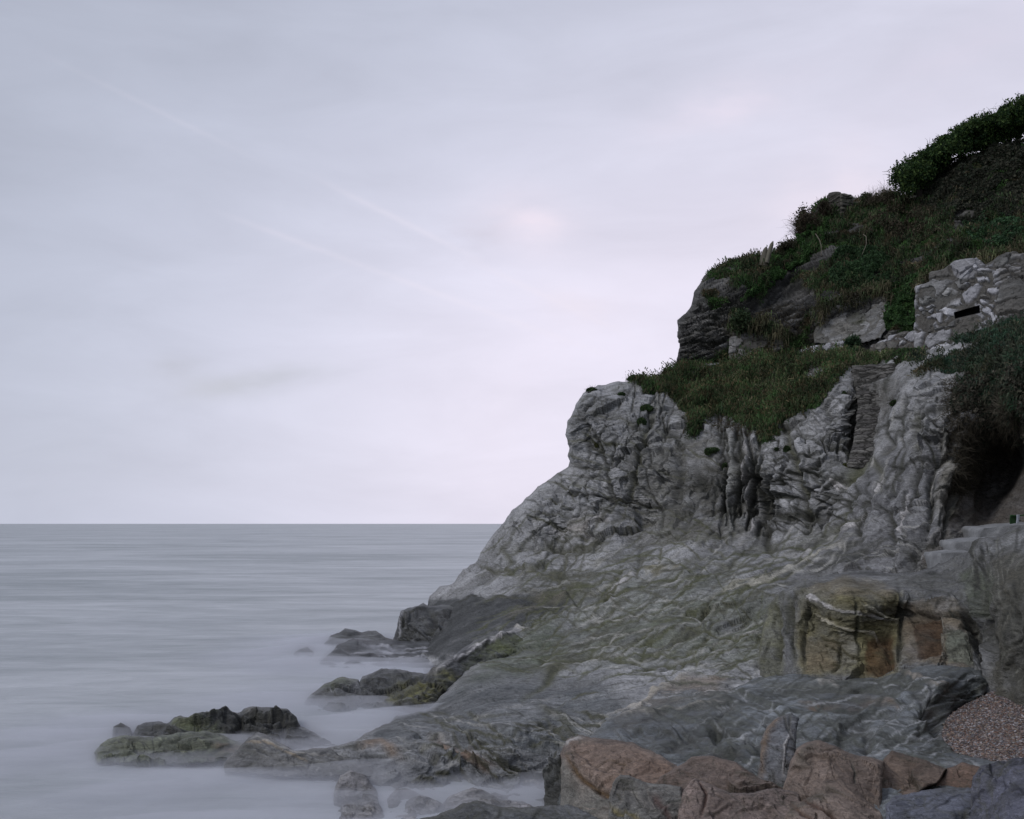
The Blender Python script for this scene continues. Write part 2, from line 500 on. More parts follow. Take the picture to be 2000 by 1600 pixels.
    return h*k, np.maximum(crack, .6*crack2), streak, cr, s, hf, np.clip(line, 0, 1), tone
def auto_strokes(x0, y0, x1, y1, n, ang, spread, L, w, amp, kind, col, cs, seed, poly=None):
    r = random.Random(seed); o = []
    while len(o) < n:
        x, y = r.uniform(x0, x1), r.uniform(y0, y1)
        if poly and not inside(np.array([x]), np.array([y]), poly)[0]:
            if r.random() < .02: n -= 1
            continue
        a = R(ang+r.gauss(0, spread)); l = r.uniform(*L); k = max(3, int(l/14)); pts = [(x, y)]
        for j in range(k):
            a += r.gauss(0, .11)
            x += math.cos(a)*l/k; y -= math.sin(a)*l/k
            pts.append((x, y))
        o.append((pts, r.uniform(*w), amp*r.uniform(.4, 1.2)*(r.choice((-1, 1)) if kind == 's' else 1), kind, col, cs*r.uniform(.5, 1)))
    return o

def relief(name, poly, ctrl, step=2.0, edge=(26, 2.0), ragged=2.0, rock=None, seed=1, strokes=(), zones=(), digs=(),
           base=((.20, .20, .205), (.28, .28, .285)), crackcol=(.06, .06, .045), mat=None, skirt=10, masonry=None,
           thick=0.3, parent=None, grass=None, holes=0, smoothmask=None, link=True, detail=1.0):
    poly_r = rough_poly(poly, ragged, 5, seed)
    xs = [p[0] for p in poly_r]; ys = [p[1] for p in poly_r]
    m = skirt+step
    gx, gy = np.meshgrid(np.arange(min(xs)-m, max(xs)+m, step, dtype=np.float32),
                         np.arange(min(ys)-m, max(ys)+m, step, dtype=np.float32))
    d, nx, ny, _, _ = seg_dist(gx, gy, poly_r, True)
    ins = inside(gx, gy, poly_r)
    sd = np.where(ins, d, -d)
    x = np.where(ins, gx, nx); y = np.where(ins, gy, ny)
    D = tps(ctrl, x, y).astype(np.float32)
    ew, eR = edge
    t = np.clip(1-sd/ew, 0, 1)
    D = D+eR*(1-np.sqrt(np.maximum(1-t*t, 0)))+np.where(sd < 0, (-sd)*thick, 0)
    P = v3((x-1000)/F*D, D, CAMZ+(HZ-y)/F*D)
    du = np.gradient(P, axis=1); dv = np.gradient(P, axis=0)
    N = np.cross(du, dv); N /= (np.linalg.norm(N, axis=-1, keepdims=True)+1e-9)
    cc = (N*(P-np.array([0, 0, CAMZ]))).sum(-1)
    N = np.where((cc > 0)[..., None], -N, N)
    vd = P-np.array([0, 0, CAMZ], np.float32); vd /= np.linalg.norm(vd, axis=-1, keepdims=True)
    cosv = np.abs((N*vd).sum(-1))
    for _ in range(3):      # soften the measure so it does not jitter
        cosv = .5*cosv+.125*(np.roll(cosv, 3, 0)+np.roll(cosv, -3, 0)+np.roll(cosv, 3, 1)+np.roll(cosv, -3, 1))
    cell = np.maximum(step*D/F, .012)/detail/np.clip(cosv*1.5, .25, 1)
    graze = np.clip(.16+1.0*cosv, .2, 1)
    H = np.zeros(gx.shape, np.float32)
    c1, c2 = np.array(base[0], np.float32), np.array(base[1], np.float32)
    mixn = np.clip(.5+.8*fbm(P*.55, 4, seed+70), 0, 1)
    col = c1+(c2-c1)*mixn[..., None]
    gm = np.zeros(gx.shape, np.float32)
    wx = x+7*noise(v3(x/26, y/26, seed), 1)+2.5*noise(v3(x/8, y/8, seed), 2)
    wy = y+7*noise(v3(x/26, y/26, seed+9), 3)+2.5*noise(v3(x/8, y/8, seed+9), 4)
    if grass:
        for gp, soft in grass:
            dd, _, _, _, _ = seg_dist(wx, wy, gp, True)
            s2 = np.where(inside(wx, wy, gp), dd, -dd)
            gm = np.maximum(gm, sst(-soft, soft, s2+1.1*soft*fbm(P*1.2, 3, seed+77)))
        if holes:
            gm = gm*(1-sst(holes, holes+.12, fbm(P*v3(.4, .4, .75), 3, seed+78)))
    if rock is not None:
        h, crack, streak, cr, s, hf, line, tone = rock_disp(P, cell, rock, seed)
        H = H+(h*graze*np.clip(.55+.9*cosv, .5, 1)+hf*np.clip(graze*1.3, .45, 1))*(1-.75*gm)
        col = col*np.clip(1+.20*rock.get('sc', 1)*streak+.55*(cr-.5), .3, 2)[..., None]
        col = col*(1+.22*rock.get('tone', 1)*tone)[..., None]
        lk = (line*rock.get('line', .5))[..., None]
        col = col*(1-lk)+np.array(rock.get('linecol', (.085, .085, .05)), np.float32)*lk
        # thin bedding tone and rusty/greenish staining along it
        st = np.clip(noise(v3(P[..., 0]*.3, P[..., 1]*.3, s*1.4), seed+90)*1.4-.25, 0, 1)
        col = col*(1-.28*st)[..., None]
        cc_ = np.array(crackcol, np.float32)
        col = col*(1-.72*crack[..., None])+cc_*(.72*crack[..., None])
    if masonry is not None:
        e1 = np.array(masonry.get('dir', (1, 0, 0)), np.float32)
        a = P@e1; z = P[..., 2]
        sx, sz = masonry['size']
        wz = z+.12*sz*noise(P*2.0, seed)+masonry.get('tilt', 0)*a
        jw = masonry.get('jag', .3)
        ja = a+jw*sx*(noise(P*1.1, seed+2)+.4*facets(P*2.5, seed+1)[0]); wz = wz+jw*sz*(noise(P*1.3+7, seed+3)+.4*facets(P*2.5, seed+4)[0])
        F1, F2, cr, cr2 = worley(v3(ja/sx, wz/sz, seed*1.3), seed+5)
        if masonry.get('mix'):      # some courses are packed with small stones
            G1, G2, gr, gr2 = worley(v3(ja/sx*2.1, wz/sz*2.3, seed*2.3), seed+6)
            sel = noise(P*.8, seed+9) > .22
            F1, F2, cr, cr2 = np.where(sel, G1*.5, F1), np.where(sel, G2*.5, F2), np.where(sel, gr, cr), np.where(sel, gr2, cr2)
        ed = F2-F1
        face = sst(masonry.get('gap', .06), masonry.get('gap', .06)+.12, ed)
        H = H+masonry['depth']*(face*(.6+.8*cr)+.12*noise(P*6, seed+8))
        mc = np.array(masonry['mortar'], np.float32); pal = np.array(masonry['pal'], np.float32)
        sc_ = pal[(cr2*len(pal)*.999).astype(int)]*(.75+.5*cr)[..., None]
        sc_ = sc_*(1+.5*fbm(P*v3(2, 2, 7), 4, seed+12))[..., None]
        H = H+.05*facets(P*3.2, seed+14)[0]+.02*fbm(P*7, 3, seed+15)
        col = mc*(1-face)[..., None]*(1+.3*noise(P*3, 4))[..., None]+sc_*face[..., None]
    for zp, soft, zc, zs, nf in zones:
        dd, _, _, _, _ = seg_dist(wx, wy, zp, True)
        s2 = np.where(inside(wx, wy, zp), dd, -dd)
        k = sst(-soft, soft, s2)*zs
        k = np.clip(k*(1+nf*fbm(P*v3(.9, .9, 2.2), 4, seed+88)*1.6), 0, 1)[..., None]
        if zc[0] < 0:      # multiply
            col = col*(1-k+k*np.array([-zc[0], zc[1], zc[2]], np.float32))
        else:
            lum = col.mean(-1, keepdims=True)/(.5*(c1+c2)).mean()
            col = col*(1-k)+np.array(zc, np.float32)*(.35+.65*lum)*k
    # hand placed features
    for st in strokes:
        pts, w, amp, kind, sc2, cs = st
        reach = w*4+6
        x0 = min(p[0] for p in pts)-reach; x1 = max(p[0] for p in pts)+reach
        y0 = min(p[1] for p in pts)-reach; y1 = max(p[1] for p in pts)+reach
        j0 = max(0, int((x0-gx[0, 0])/step)); j1 = int((x1-gx[0, 0])/step)+1
        i0 = max(0, int((y0-gy[0, 0])/step)); i1 = int((y1-gy[0, 0])/step)+1
        if j1 <= j0 or i1 <= i0 or j0 >= gx.shape[1] or i0 >= gx.shape[0]:
            continue
        sl = (slice(i0, i1), slice(j0, j1)); kw_ = .4 if kind == 'v' else .6
        dd, _, _, side, tt = seg_dist(x[sl]+(wx-x)[sl]*kw_, y[sl]+(wy-y)[sl]*kw_, pts, False)
        tap = np.clip(np.minimum(tt, 1-tt)*5, 0, 1)
        if kind == 'g':
            prof = np.exp(-(dd/w)**2)*(.3+.7*tap)
            H[sl] += amp*prof*graze[sl]
        elif kind == 's':
            prof = np.tanh(dd/2.3)*side*np.exp(-dd/(w*1.6))*tap
            H[sl] += amp*prof*graze[sl]; prof = np.exp(-(dd/2.1)**2)*tap
        elif kind == 'v':      # vein: raised and pale
            wl = w*(.45+.8*np.clip(.5+noise(v3(wx[sl]/17, wy[sl]/17, seed), 44), 0, 1.3))
            prof = 1-sst(wl*.5, wl, dd); prof = prof*(.25+.75*tap)
            br = np.clip(.9+.8*noise(P[sl]*2.2, 61), 0, 1)
            H[sl] += amp*prof*br*graze[sl]; prof = prof*br
        if sc2 is not None:
            kk = np.clip(prof*cs*(1.55 if kind != 'v' else 1.2), 0, .95)[..., None]
            col[sl] = col[sl]*(1-kk)+np.array(sc2, np.float32)*kk
    for dp, dep, dc in digs:
        dd, _, _, _, _ = seg_dist(x, y, dp, True)
        s2 = np.where(inside(x, y, dp), dd, -dd)
        k = sst(-.8, .8, s2)
        H = H*sst(0, 7, -s2); P = P*1.0; P[..., 1] += k*dep*1.0; P[..., 0] += k*dep*(x-1000)/F; P[..., 2] += k*dep*(HZ-y)/F
        if dc is not None:
            col = col*(1-k)[..., None]+np.array(dc, np.float32)*k[..., None]
    if grass:
        tus = .55*fbm(P*.75, 4, seed+33)+.16*np.abs(noise(P*1.9, 9))
        H = H+gm*(tus+.06)
        gc = np.array((.045, .05, .027), np.float32)*(1+.5*fbm(P*1.5, 3, 14))[..., None]
        col = col*(1-gm)[..., None]+gc*gm[..., None]
    def blur(A, ax, k):
        r = A.copy(); c = 1.0
        for j in range(1, k+1):
            w_ = math.exp(-.5*(j/(k*.5))**2); r += w_*(np.roll(A, j, ax)+np.roll(A, -j, ax)); c += 2*w_
        return r/c
    gz = 1-sst(.12, .5, cosv)
    H = (1-.15-.3*gz)*H+(.15+.3*gz)*blur(blur(H, 1, 1), 0, 1)
    Hb = blur(H, 1, 3); lim = (.0022+.0035*(1-gz))*D; H = np.clip(H, Hb-lim, Hb+lim)
    H = H*(1-gz)+gz*blur(blur(H, 1, 3), 0, 1)*.85
    H = H*(.3+.7*sst(-3, 7, sd))*(.25+.75*sst(.02, .14, cosv))
    V = P+N*H[..., None]
    col = np.clip(col, .004, .9)
    ny_, nx_ = gx.shape
    idx = np.arange(ny_*nx_).reshape(ny_, nx_)
    keep = sd > -skirt
    fk = keep[:-1, :-1] & keep[1:, :-1] & keep[:-1, 1:] & keep[1:, 1:]
    f = np.stack([idx[:-1, :-1], idx[1:, :-1], idx[1:, 1:], idx[:-1, 1:]], -1)[fk]
    used = np.unique(f); remap = np.full(ny_*nx_, -1, np.int64); remap[used] = np.arange(len(used))
    o = mesh_obj(name, V.reshape(-1, 3)[used], remap[f], mat or M_ROCK, col.reshape(-1, 3)[used], smooth=False)
    if parent:
        o.parent = parent
    return o, dict(V=V, N=N, gm=gm, sd=sd, x=x, y=y, D=D, P=P)

# ================================================================== SETTING
# ---- sea
def sea_mat():
    m = bpy.data.materials.new('sea_water'); m.use_nodes = True
    T = NT(m.node_tree)
    o = T.n('ShaderNodeOutputMaterial'); b = T.n('ShaderNodeBsdfPrincipled'); T.l(b.outputs[0], o.inputs[0])
    g = T.n('ShaderNodeNewGeometry')
    def nz(sx, sy, sc_, det, rot=0):
        mp = T.n('ShaderNodeMapping'); mp.inputs['Scale'].default_value = (sx, sy, 1); mp.inputs['Rotation'].default_value = (0, 0, rot)
        T.l(g.outputs['Position'], mp.inputs[0])
        n = T.n('ShaderNodeTexNoise'); n.inputs['Scale'].default_value = sc_; n.inputs['Detail'].default_value = det
        n.inputs['Roughness'].default_value = .6; n.inputs['Distortion'].default_value = 1.1
        T.l(mp.outputs[0], n.inputs[0]); return n.outputs[0]
    n1 = nz(.16, .42, .5, 8, .12); n2 = nz(.016, .03, 1, 7, -.08); n3 = nz(.35, .8, 1.2, 6, .2)
    k = T.m('ADD', T.m('MULTIPLY', n1, .35), T.m('ADD', T.m('MULTIPLY', n2, .45), T.m('MULTIPLY', n3, .2)))
    k = T.m('MULTIPLY', T.m('SUBTRACT', k, .40), 4.8, clamp=True)
    c = T.mix(k, (.235, .265, .275, 1), (.54, .56, .585, 1))
    T.l(c, b.inputs['Base Color'])
    b.inputs['Roughness'].default_value = .42
    b.inputs['Specular IOR Level'].default_value = .5
    bp = T.n('ShaderNodeBump'); bp.inputs['Strength'].default_value = .35; bp.inputs['Distance'].default_value = .5
    T.l(k, bp.inputs['Height']); T.l(bp.outputs[0], b.inputs['Normal'])
    return m
def grid_plane(x0, x1, y0, y1, nx, ny):
    xs = np.linspace(x0, x1, nx+1); ys = np.linspace(y0, y1, ny+1)
    gx, gy = np.meshgrid(xs, ys); v = v3(gx, gy, 0*gx).reshape(-1, 3)
    i = np.arange((nx+1)*(ny+1)).reshape(ny+1, nx+1)
    return v, np.stack([i[:-1, :-1], i[:-1, 1:], i[1:, 1:], i[1:, :-1]], -1).reshape(-1, 4)
v, f = grid_plane(-22000, 22000, -60, 42000, 8, 8)
sea = tag(mesh_obj('sea', v, f, sea_mat(), smooth=False), kind='structure', label='calm milky grey sea reaching the horizon')

# ---- upper headland (behind): slate nose, hill under the hedge
SLATE = dict(sc=1.6, lam=1.3, ax=.5, facet=.9, flow=0, line=.1, k=1.0, n=(-.34, -.1, 1.), fold=.15, ar=.10, strata=1.25, ledge=1.6, block=.18, crack=.10, warp=.3, bz=.2)
UP = [(1318, 722), (1322, 700), (1330, 672), (1324, 655), (1325, 625), (1350, 600), (1356, 570), (1385, 530), (1430, 506), (1490, 502), (1540, 490),
      (1566, 470), (1570, 440), (1600, 400), (1612, 388), (1660, 388), (1700, 386), (1760, 388), (1790, 372), (1812, 345), (1850, 325), (1900, 306), (2000, 284), (2120, 262),
      (2330, 230), (2330, 900), (1500, 860), (1318, 760)]
UPC = [(1320, 715, 60), (1330, 640, 60.5), (1355, 580, 61), (1400, 520, 63), (1490, 503, 64), (1565, 450, 65), (1640, 390, 67), (1760, 390, 66),
       (1830, 335, 63), (2000, 285, 60), (2250, 250, 58), (1420, 600, 60), (1420, 690, 58.8), (1500, 560, 61.3), (1500, 650, 58.6), (1600, 500, 62.3),
       (1600, 590, 58.2), (1600, 660, 57), (1700, 480, 61), (1700, 600, 56.4), (1700, 680, 55), (1790, 480, 58.5), (1800, 560, 54.6), (1800, 680, 51.6),
       (1900, 420, 58), (1900, 510, 52.5), (1900, 620, 49.6), (2000, 400, 56), (2000, 500, 51), (2000, 640, 46.6), (2250, 640, 42), (1500, 730, 58), (1330, 760, 59.5),
       (1700, 760, 53), (2000, 760, 45), (1500, 820, 56.5), (1560, 545, 61.8), (1450, 545, 61.5), (1850, 460, 57), (1750, 420, 62.5), (2250, 860, 40)]
G_TOP = [(1370, 572), (1385, 528), (1430, 500), (1560, 484), (1570, 430), (1620, 385), (1760, 380), (1820, 335), (2000, 275), (2340, 220), (2340, 505), (1995, 500), (1900, 515),
         (1850, 515), (1812, 535), (1790, 560), (1795, 655), (1740, 655), (1738, 590), (1690, 572), (1600, 590), (1590, 560), (1560, 545), (1520, 545), (1490, 575), (1450, 560), (1420, 590), (1390, 600)]
G_MID = [(1425, 648), (1430, 612), (1455, 605), (1478, 630), (1480, 655), (1520, 660), (1560, 640), (1585, 625), (1590, 660), (1560, 690), (1480, 720), (1330, 735), (1318, 715), (1400, 705), (1425, 690), (1428, 660)]
upper, UD = relief('cliff', UP, UPC, step=1.8, edge=(9, 1.1), ragged=3, rock=SLATE, seed=3, skirt=12, thick=.35,
    base=((.070, .068, .066), (.13, .127, .12)), crackcol=(.03, .03, .025),
    grass=[(G_TOP, 7), (G_MID, 7)], holes=.17,
    strokes=auto_strokes(1320, 590, 1440, 705, 60, 6, 6, (40, 120), (1.5, 3), .12, 's', (.025, .025, .02), .8, 5) + auto_strokes(1325, 600, 1440, 705, 40, 6, 6, (20, 70), (1, 2), .08, 'v', (.26, .25, .23), .6, 15) + auto_strokes(1380, 560, 1600, 640, 40, 30, 6, (20, 70), (1, 2), .08, 'v', (.22, .21, .19), .6, 16) +
            auto_strokes(1440, 540, 1600, 660, 60, 32, 6, (50, 130), (1.5, 3.5), .16, 's', (.02, .02, .018), .8, 6) +
            auto_strokes(1370, 560, 1500, 650, 40, 28, 8, (30, 90), (1.5, 3), .12, 's', (.03, .03, .025), .7, 7) +
            auto_strokes(1850, 440, 1920, 520, 14, 40, 10, (30, 80), (2, 4), .2, 's', (.03, .03, .025), .6, 8) +
            [([(1440, 640), (1475, 600), (1530, 575), (1590, 560)], 24, -.9, 'g', None, 0),
             ([(1590, 575), (1700, 560), (1760, 500), (1830, 480)], 10, -.7, 'g', None, 0),
             ([(1640, 480), (1740, 470), (1840, 455)], 12, -.9, 'g', None, 0),
             ([(1850, 520), (1885, 450), (1930, 430)], 12, -.6, 'g', None, 0)],
    zones=[([(1380, 700), (1400, 680), (1425, 668), (1430, 705), (1400, 706)], 5, (.26, .26, .265), .9, .4),
           ([(1535, 640), (1570, 600), (1592, 600), (1590, 640)], 5, (.20, .20, .20), .8, .6),
           ([(1868, 440), (1900, 425), (1960, 395), (2010, 380), (2010, 330), (1950, 350), (1880, 400)], 9, (.16, .155, .14), .5, .8)])
tag(upper, kind='structure', label='dark slate upper cliff with overgrown grassy top')

# ---- lower headland, wave-worn slope, gully and cave
LIME = dict(big=.38, ax=.75, fxs=.15, facet=1.55, flow=.2, line=.3, tone=.8, k=.8, n=(-.2, -.3, 1.), fold=.25, ar=.14, strata=.22, ledge=.6, block=.30, crack=.10, warp=.4, bs=1.9, grain=.5)
LO = [(780, 1250), (835, 1182), (838, 1163), (860, 1146), (886, 1140), (905, 1112), (930, 1099), (950, 1060), (975, 1030), (1000, 1000), (1040, 960), (1080, 930), (1102, 916), (1116, 906), (1110, 890), (1113, 872), (1105, 850), (1106, 830),
      (1121, 800), (1138, 768), (1170, 754), (1230, 742), (1298, 740), (1312, 722), (1340, 712), (1400, 706), (1470, 702), (1560, 692), (1700, 688), (1790, 688),
      (1830, 682), (1880, 660), (1960, 640), (2100, 610), (2340, 590), (2340, 1420), (1900, 1420), (1500, 1440), (1200, 1500), (1130, 1660), (1000, 1660), (700, 1600), (520, 1540), (520, 1490), (600, 1470), (640, 1463),
      (690, 1447), (740, 1420), (775, 1400), (840, 1383), (860, 1350), (880, 1310), (800, 1290)]
LOC = [(780, 1250, 52.7), (835, 1182, 55), (930, 1100, 56), (1000, 1000, 57), (1112, 906, 57), (1107, 832, 56.5), (1140, 767, 57), (1170, 755, 58), (1298, 740, 58), (1320, 718, 59.2),
       (1400, 720, 57.6), (1550, 702, 55.5), (1700, 696, 52.2), (1820, 688, 47.5), (1950, 650, 44), (2050, 620, 42.5), (1350, 850, 53), (1490, 862, 49.8), (1600, 800, 49), (1650, 735, 49.5), (1250, 750, 57),
       (1180, 800, 55.5), (1150, 900, 55), (1200, 850, 54.5), (1200, 950, 53), (1150, 1000, 53.3), (1050, 1000, 55), (1250, 1060, 50), (1100, 1080, 53), (1330, 900, 51.6), (1400, 1000, 48.7),
       (1450, 900, 49.2), (1500, 1060, 46), (1560, 1000, 46), (1600, 900, 46.2), (1650, 800, 47.2), (1620, 1040, 43.5), (1700, 800, 48.2), (1690, 880, 46.5), (1400, 780, 55.5), (1500, 780, 53),
       (1800, 745, 42.5), (1750, 850, 43), (1700, 950, 41.5), (1780, 950, 39), (1850, 900, 39), (1840, 780, 41), (1900, 760, 40.5), (2000, 700, 38.5), (2000, 800, 37.5), (1900, 830, 39.5),
       (1930, 890, 41.2), (1955, 950, 41.6), (1995, 900, 41), (1885, 1000, 38), (1850, 1050, 35.5), (1910, 1005, 40), (1980, 990, 38), (2040, 900, 36), (1750, 1050, 37), (1800, 1100, 34.5), (1700, 1080, 37.5), (1640, 1080, 38.8),
       (1000, 1100, 53), (950, 1150, 51), (880, 1180, 51.5), (1050, 1150, 48), (1000, 1200, 45), (1200, 1100, 47.5), (1100, 1200, 44), (1250, 1150, 43), (1350, 1100, 43.5), (1400, 1150, 40), (1500, 1130, 38.5),
       (1450, 1220, 35.5), (1300, 1220, 37.5), (1150, 1280, 37), (1300, 1300, 33), (1450, 1300, 31), (1550, 1250, 32.6), (1550, 1340, 29), (1000, 1280, 39), (1350, 1350, 28.3), (1200, 1350, 29.5), (1050, 1350, 31.5),
       (900, 1350, 33), (850, 1385, 31.6), (900, 1400, 28.6), (1050, 1400, 27), (1200, 1400, 25.8), (760, 1417, 28.8), (700, 1447, 26.1), (640, 1464, 25.2), (800, 1447, 25.3), (1000, 1450, 24.4), (1100, 1430, 26), (1100, 1500, 23.4),
       (900, 1480, 24.5), (900, 1520, 23.9), (700, 1500, 24.2), (1050, 1540, 23.3), (600, 1480, 24.9), (1000, 1610, 21.5), (1300, 1450, 23.5), (700, 1580, 22.9), (2300, 700, 30), (2300, 1000, 27), (2300, 1400, 22), (1900, 1400, 27), (2000, 1200, 30)]
G_APR = [(1225, 752), (1235, 742), (1300, 735), (1318, 708), (1480, 700), (1560, 688), (1800, 683), (1800, 702), (1690, 712), (1650, 725), (1640, 745), (1605, 790), (1560, 812), (1530, 818), (1495, 862), (1478, 835), (1440, 815),
         (1405, 805), (1370, 820), (1352, 850), (1340, 815), (1318, 780), (1290, 775), (1262, 757), (1240, 754)]
G_RT = [(1790, 742), (1800, 722), (1850, 690), (1880, 655), (2000, 625), (2340, 580), (2340, 760), (2000, 800), (1985, 830), (1960, 770), (1900, 740), (1870, 730)]
G_CAVE = [(1880, 735), (2000, 740), (2000, 800), (1960, 795), (1925, 800), (1890, 780)]
Q = (.55, .53, .52)       # quartz
DK = (.06, .06, .05); OL = (.10, .10, .065); MOSS = (.095, .098, .055)
lower_strokes = [
    # big joints and gullies on the pale face
    ([(1285, 770), (1262, 850), (1240, 930), (1215, 980), (1195, 1015)], 7, -.30, 'g', OL, .55),
    ([(1140, 820), (1165, 850), (1170, 880), (1185, 915), (1190, 960), (1196, 990)], 4, -.16, 'g', DK, .6),
    ([(1085, 970), (1130, 976), (1180, 970), (1230, 978), (1262, 985), (1290, 990), (1305, 975)], 3.5, -.2, 'g', DK, .7),
    ([(1110, 910), (1160, 918), (1190, 915)], 3, -.12, 'g', DK, .6),
    ([(1330, 880), (1325, 930), (1310, 975), (1320, 1050)], 10, -.4, 'g', DK, .35),
    ([(1345, 905), (1380, 960), (1395, 960), (1440, 900)], 12, -.35, 'g', DK, .45),
    ([(1360, 970), (1345, 1010), (1330, 1050)], 9, -.3, 'g', DK, .5),
    ([(1425, 830), (1428, 900), (1420, 960), (1425, 1050)], 7, .28, 'g', (.36, .36, .34), .5),
    ([(1440, 830), (1444, 900), (1438, 970), (1432, 1052)], 5, -.35, 'g', DK, .7),
    ([(1457, 825), (1462, 880), (1455, 950), (1470, 1030), (1442, 1070)], 7, .25, 'g', Q, .35),
    ([(1412, 870), (1415, 940), (1410, 1040)], 5, -.3, 'g', DK, .6),
    ([(1475, 870), (1478, 930), (1490, 1010), (1478, 1060)], 5, -.32, 'g', DK, .7),
    ([(1535, 815), (1537, 860), (1555, 900), (1568, 950), (1570, 1000), (1580, 1040)], 7, -.35, 'g', OL, .6),
    ([(1500, 950), (1495, 990), (1520, 970), (1560, 975)], 8, -.3, 'g', DK, .7),
    ([(1505, 1000), (1530, 1010), (1570, 1000), (1600, 1010)], 8, -.25, 'g', DK, .75),
    ([(1540, 850), (1580, 855), (1625, 862)], 4, -.14, 'g', DK, .6),
    ([(1500, 1030), (1498, 1060), (1510, 1085)], 7, -.35, 'g', DK, .7),
    ([(1672, 740), (1676, 800), (1668, 860), (1655, 910)], 6, -.4, 'g', DK, .5),
    # base of the face: break of slope
    ([(960, 1075), (1050, 1070), (1120, 1078), (1190, 1075), (1260, 1060), (1300, 1055), (1400, 1052), (1440, 1050)], 6, -.35, 'g', OL, .4),
    ([(1440, 1072), (1500, 1075), (1560, 1062), (1600, 1045), (1640, 1045)], 6, -.25, 'g', OL, .4),
    # right gully ridges
    ([(1790, 725), (1765, 780), (1740, 850), (1715, 890), (1690, 905)], 13, .5, 'g', (.33, .33, .33), .3),
    ([(1830, 780), (1820, 840), (1815, 900)], 10, .35, 'g', None, 0),
    ([(1800, 800), (1790, 850), (1795, 890)], 6, -.35, 'g', OL, .4),
    ([(1860, 850), (1850, 900), (1810, 915), (1760, 960)], 7, -.5, 'g', DK, .5),
    ([(1700, 890), (1720, 920), (1715, 960)], 7, -.35, 'g', OL, .5),
    ([(1650, 905), (1690, 900), (1640, 945)], 12, -.6, 'g', MOSS, .6),
    ([(1720, 930), (1712, 960), (1722, 925)], 5, .2, 'v', Q, .7),
    ([(1650, 945), (1625, 940), (1632, 960)], 4, .12, 'v', Q, .8),
    ([(1780, 965), (1768, 1000), (1752, 1030), (1760, 1045)], 5, .18, 'v', Q, .65),
    ([(1855, 860), (1845, 930), (1830, 990), (1842, 1030)], 9, .35, 'g', (.24, .23, .20), .5),
    # folded ledges on the right
    ([(1370, 1150), (1420, 1145), (1470, 1125), (1530, 1110), (1580, 1075), (1620, 1065), (1660, 1040), (1690, 1025)], 9, .42, 's', None, 0),
    ([(1640, 1035), (1680, 1020), (1700, 1005)], 6, .25, 'v', Q, .75),
    ([(1540, 1105), (1575, 1085), (1590, 1072)], 5, .2, 'v', Q, .7),
    ([(1400, 1158), (1440, 1140), (1500, 1130), (1530, 1110)], 5, .14, 'v', (.40, .38, .30), .6),
    ([(1570, 1120), (1610, 1105), (1650, 1080), (1700, 1070)], 14, -.5, 'g', DK, .45),
    ([(1720, 1110), (1780, 1060), (1770, 1040), (1790, 1000), (1775, 975)], 9, .4, 's', None, 0),
    ([(1770, 1110), (1800, 1070), (1840, 1060)], 9, -.5, 'g', DK, .5),
    ([(1560, 1150), (1620, 1125), (1690, 1115), (1750, 1105)], 6, .3, 's', None, 0),
    # lower slope
    ([(1210, 1135), (1200, 1150), (1190, 1165), (1200, 1180)], 9, .3, 'v', Q, .75),
    ([(1240, 1120), (1220, 1130), (1205, 1160)], 8, .3, 'v', Q, .65),
    ([(1045, 1225), (1010, 1235), (985, 1262), (960, 1275)], 10, .35, 'v', (.50, .48, .44), .7),
    ([(1260, 1090), (1245, 1120), (1255, 1070)], 4, -.25, 'g', DK, .4),
    ([(1100, 1140), (1060, 1170), (1010, 1168), (960, 1162), (900, 1175), (860, 1200)], 8, -.2, 's', DK, .5),
    ([(1020, 1130), (1100, 1130), (1140, 1150), (1110, 1165), (1040, 1160)], 9, .25, 'g', OL, .55),
    ([(930, 1100), (960, 1115), (1000, 1120), (1050, 1110)], 8, -.35, 's', OL, .5),
    ([(980, 1070), (1000, 1100), (990, 1130)], 6, .2, 'g', OL, .5),
    ([(1380, 1180), (1360, 1230), (1300, 1270), (1240, 1290), (1150, 1280), (1100, 1300), (1060, 1340), (1020, 1370)], 6, -.25, 'g', MOSS, .6),
    ([(1240, 1290), (1260, 1310), (1330, 1290), (1400, 1280)], 5, -.2, 'g', MOSS, .6),
    ([(1130, 1290), (1090, 1300), (1060, 1325)], 12, .25, 'g', OL, .6),
    ([(1350, 1325), (1280, 1350), (1260, 1375), (1245, 1390)], 7, .28, 'v', (.44, .40, .33), .7),
    ([(1420, 1350), (1360, 1365), (1300, 1375), (1230, 1385), (1190, 1395)], 6, .26, 'v', (.46, .43, .38), .65),
    ([(940, 1300), (1000, 1310), (1080, 1300), (1150, 1320)], 4, -.15, 's', OL, .5),
    ([(900, 1420), (980, 1430), (1040, 1450), (1090, 1480), (1110, 1520)], 6, -.3, 's', None, 0),
    ([(1050, 1380), (1090, 1400), (1130, 1440)], 9, .22, 'g', OL, .4),
    ([(840, 1450), (870, 1460), (930, 1485), (960, 1500)], 9, .12, 'g', (.26, .17, .11), .5),
    ([(700, 1462), (745, 1458), (780, 1470)], 8, .1, 'g', (.26, .185, .125), .45),
    ([(690, 1470), (740, 1425), (800, 1400), (900, 1405), (1000, 1425)], 5, .2, 's', None, 0),
    ([(760, 1455), (830, 1440), (900, 1450)], 6, -.2, 's', None, 0),
    ([(1000, 1510), (1030, 1525), (1060, 1535)], 6, .12, 'v', (.4, .37, .33), .6),
]
lower_strokes += auto_strokes(1000, 760, 1330, 1060, 50, -8, 9, (40, 160), (2, 4), .08, 's', OL, .6, 21)
lower_strokes += auto_strokes(1130, 780, 1420, 1060, 46, 68, 14, (30, 110), (1, 2.2), -.13, 'g', DK, .8, 22)
lower_strokes += auto_strokes(1390, 830, 1500, 1060, 34, 86, 4, (60, 160), (2, 4), -.26, 'g', DK, .75, 23)
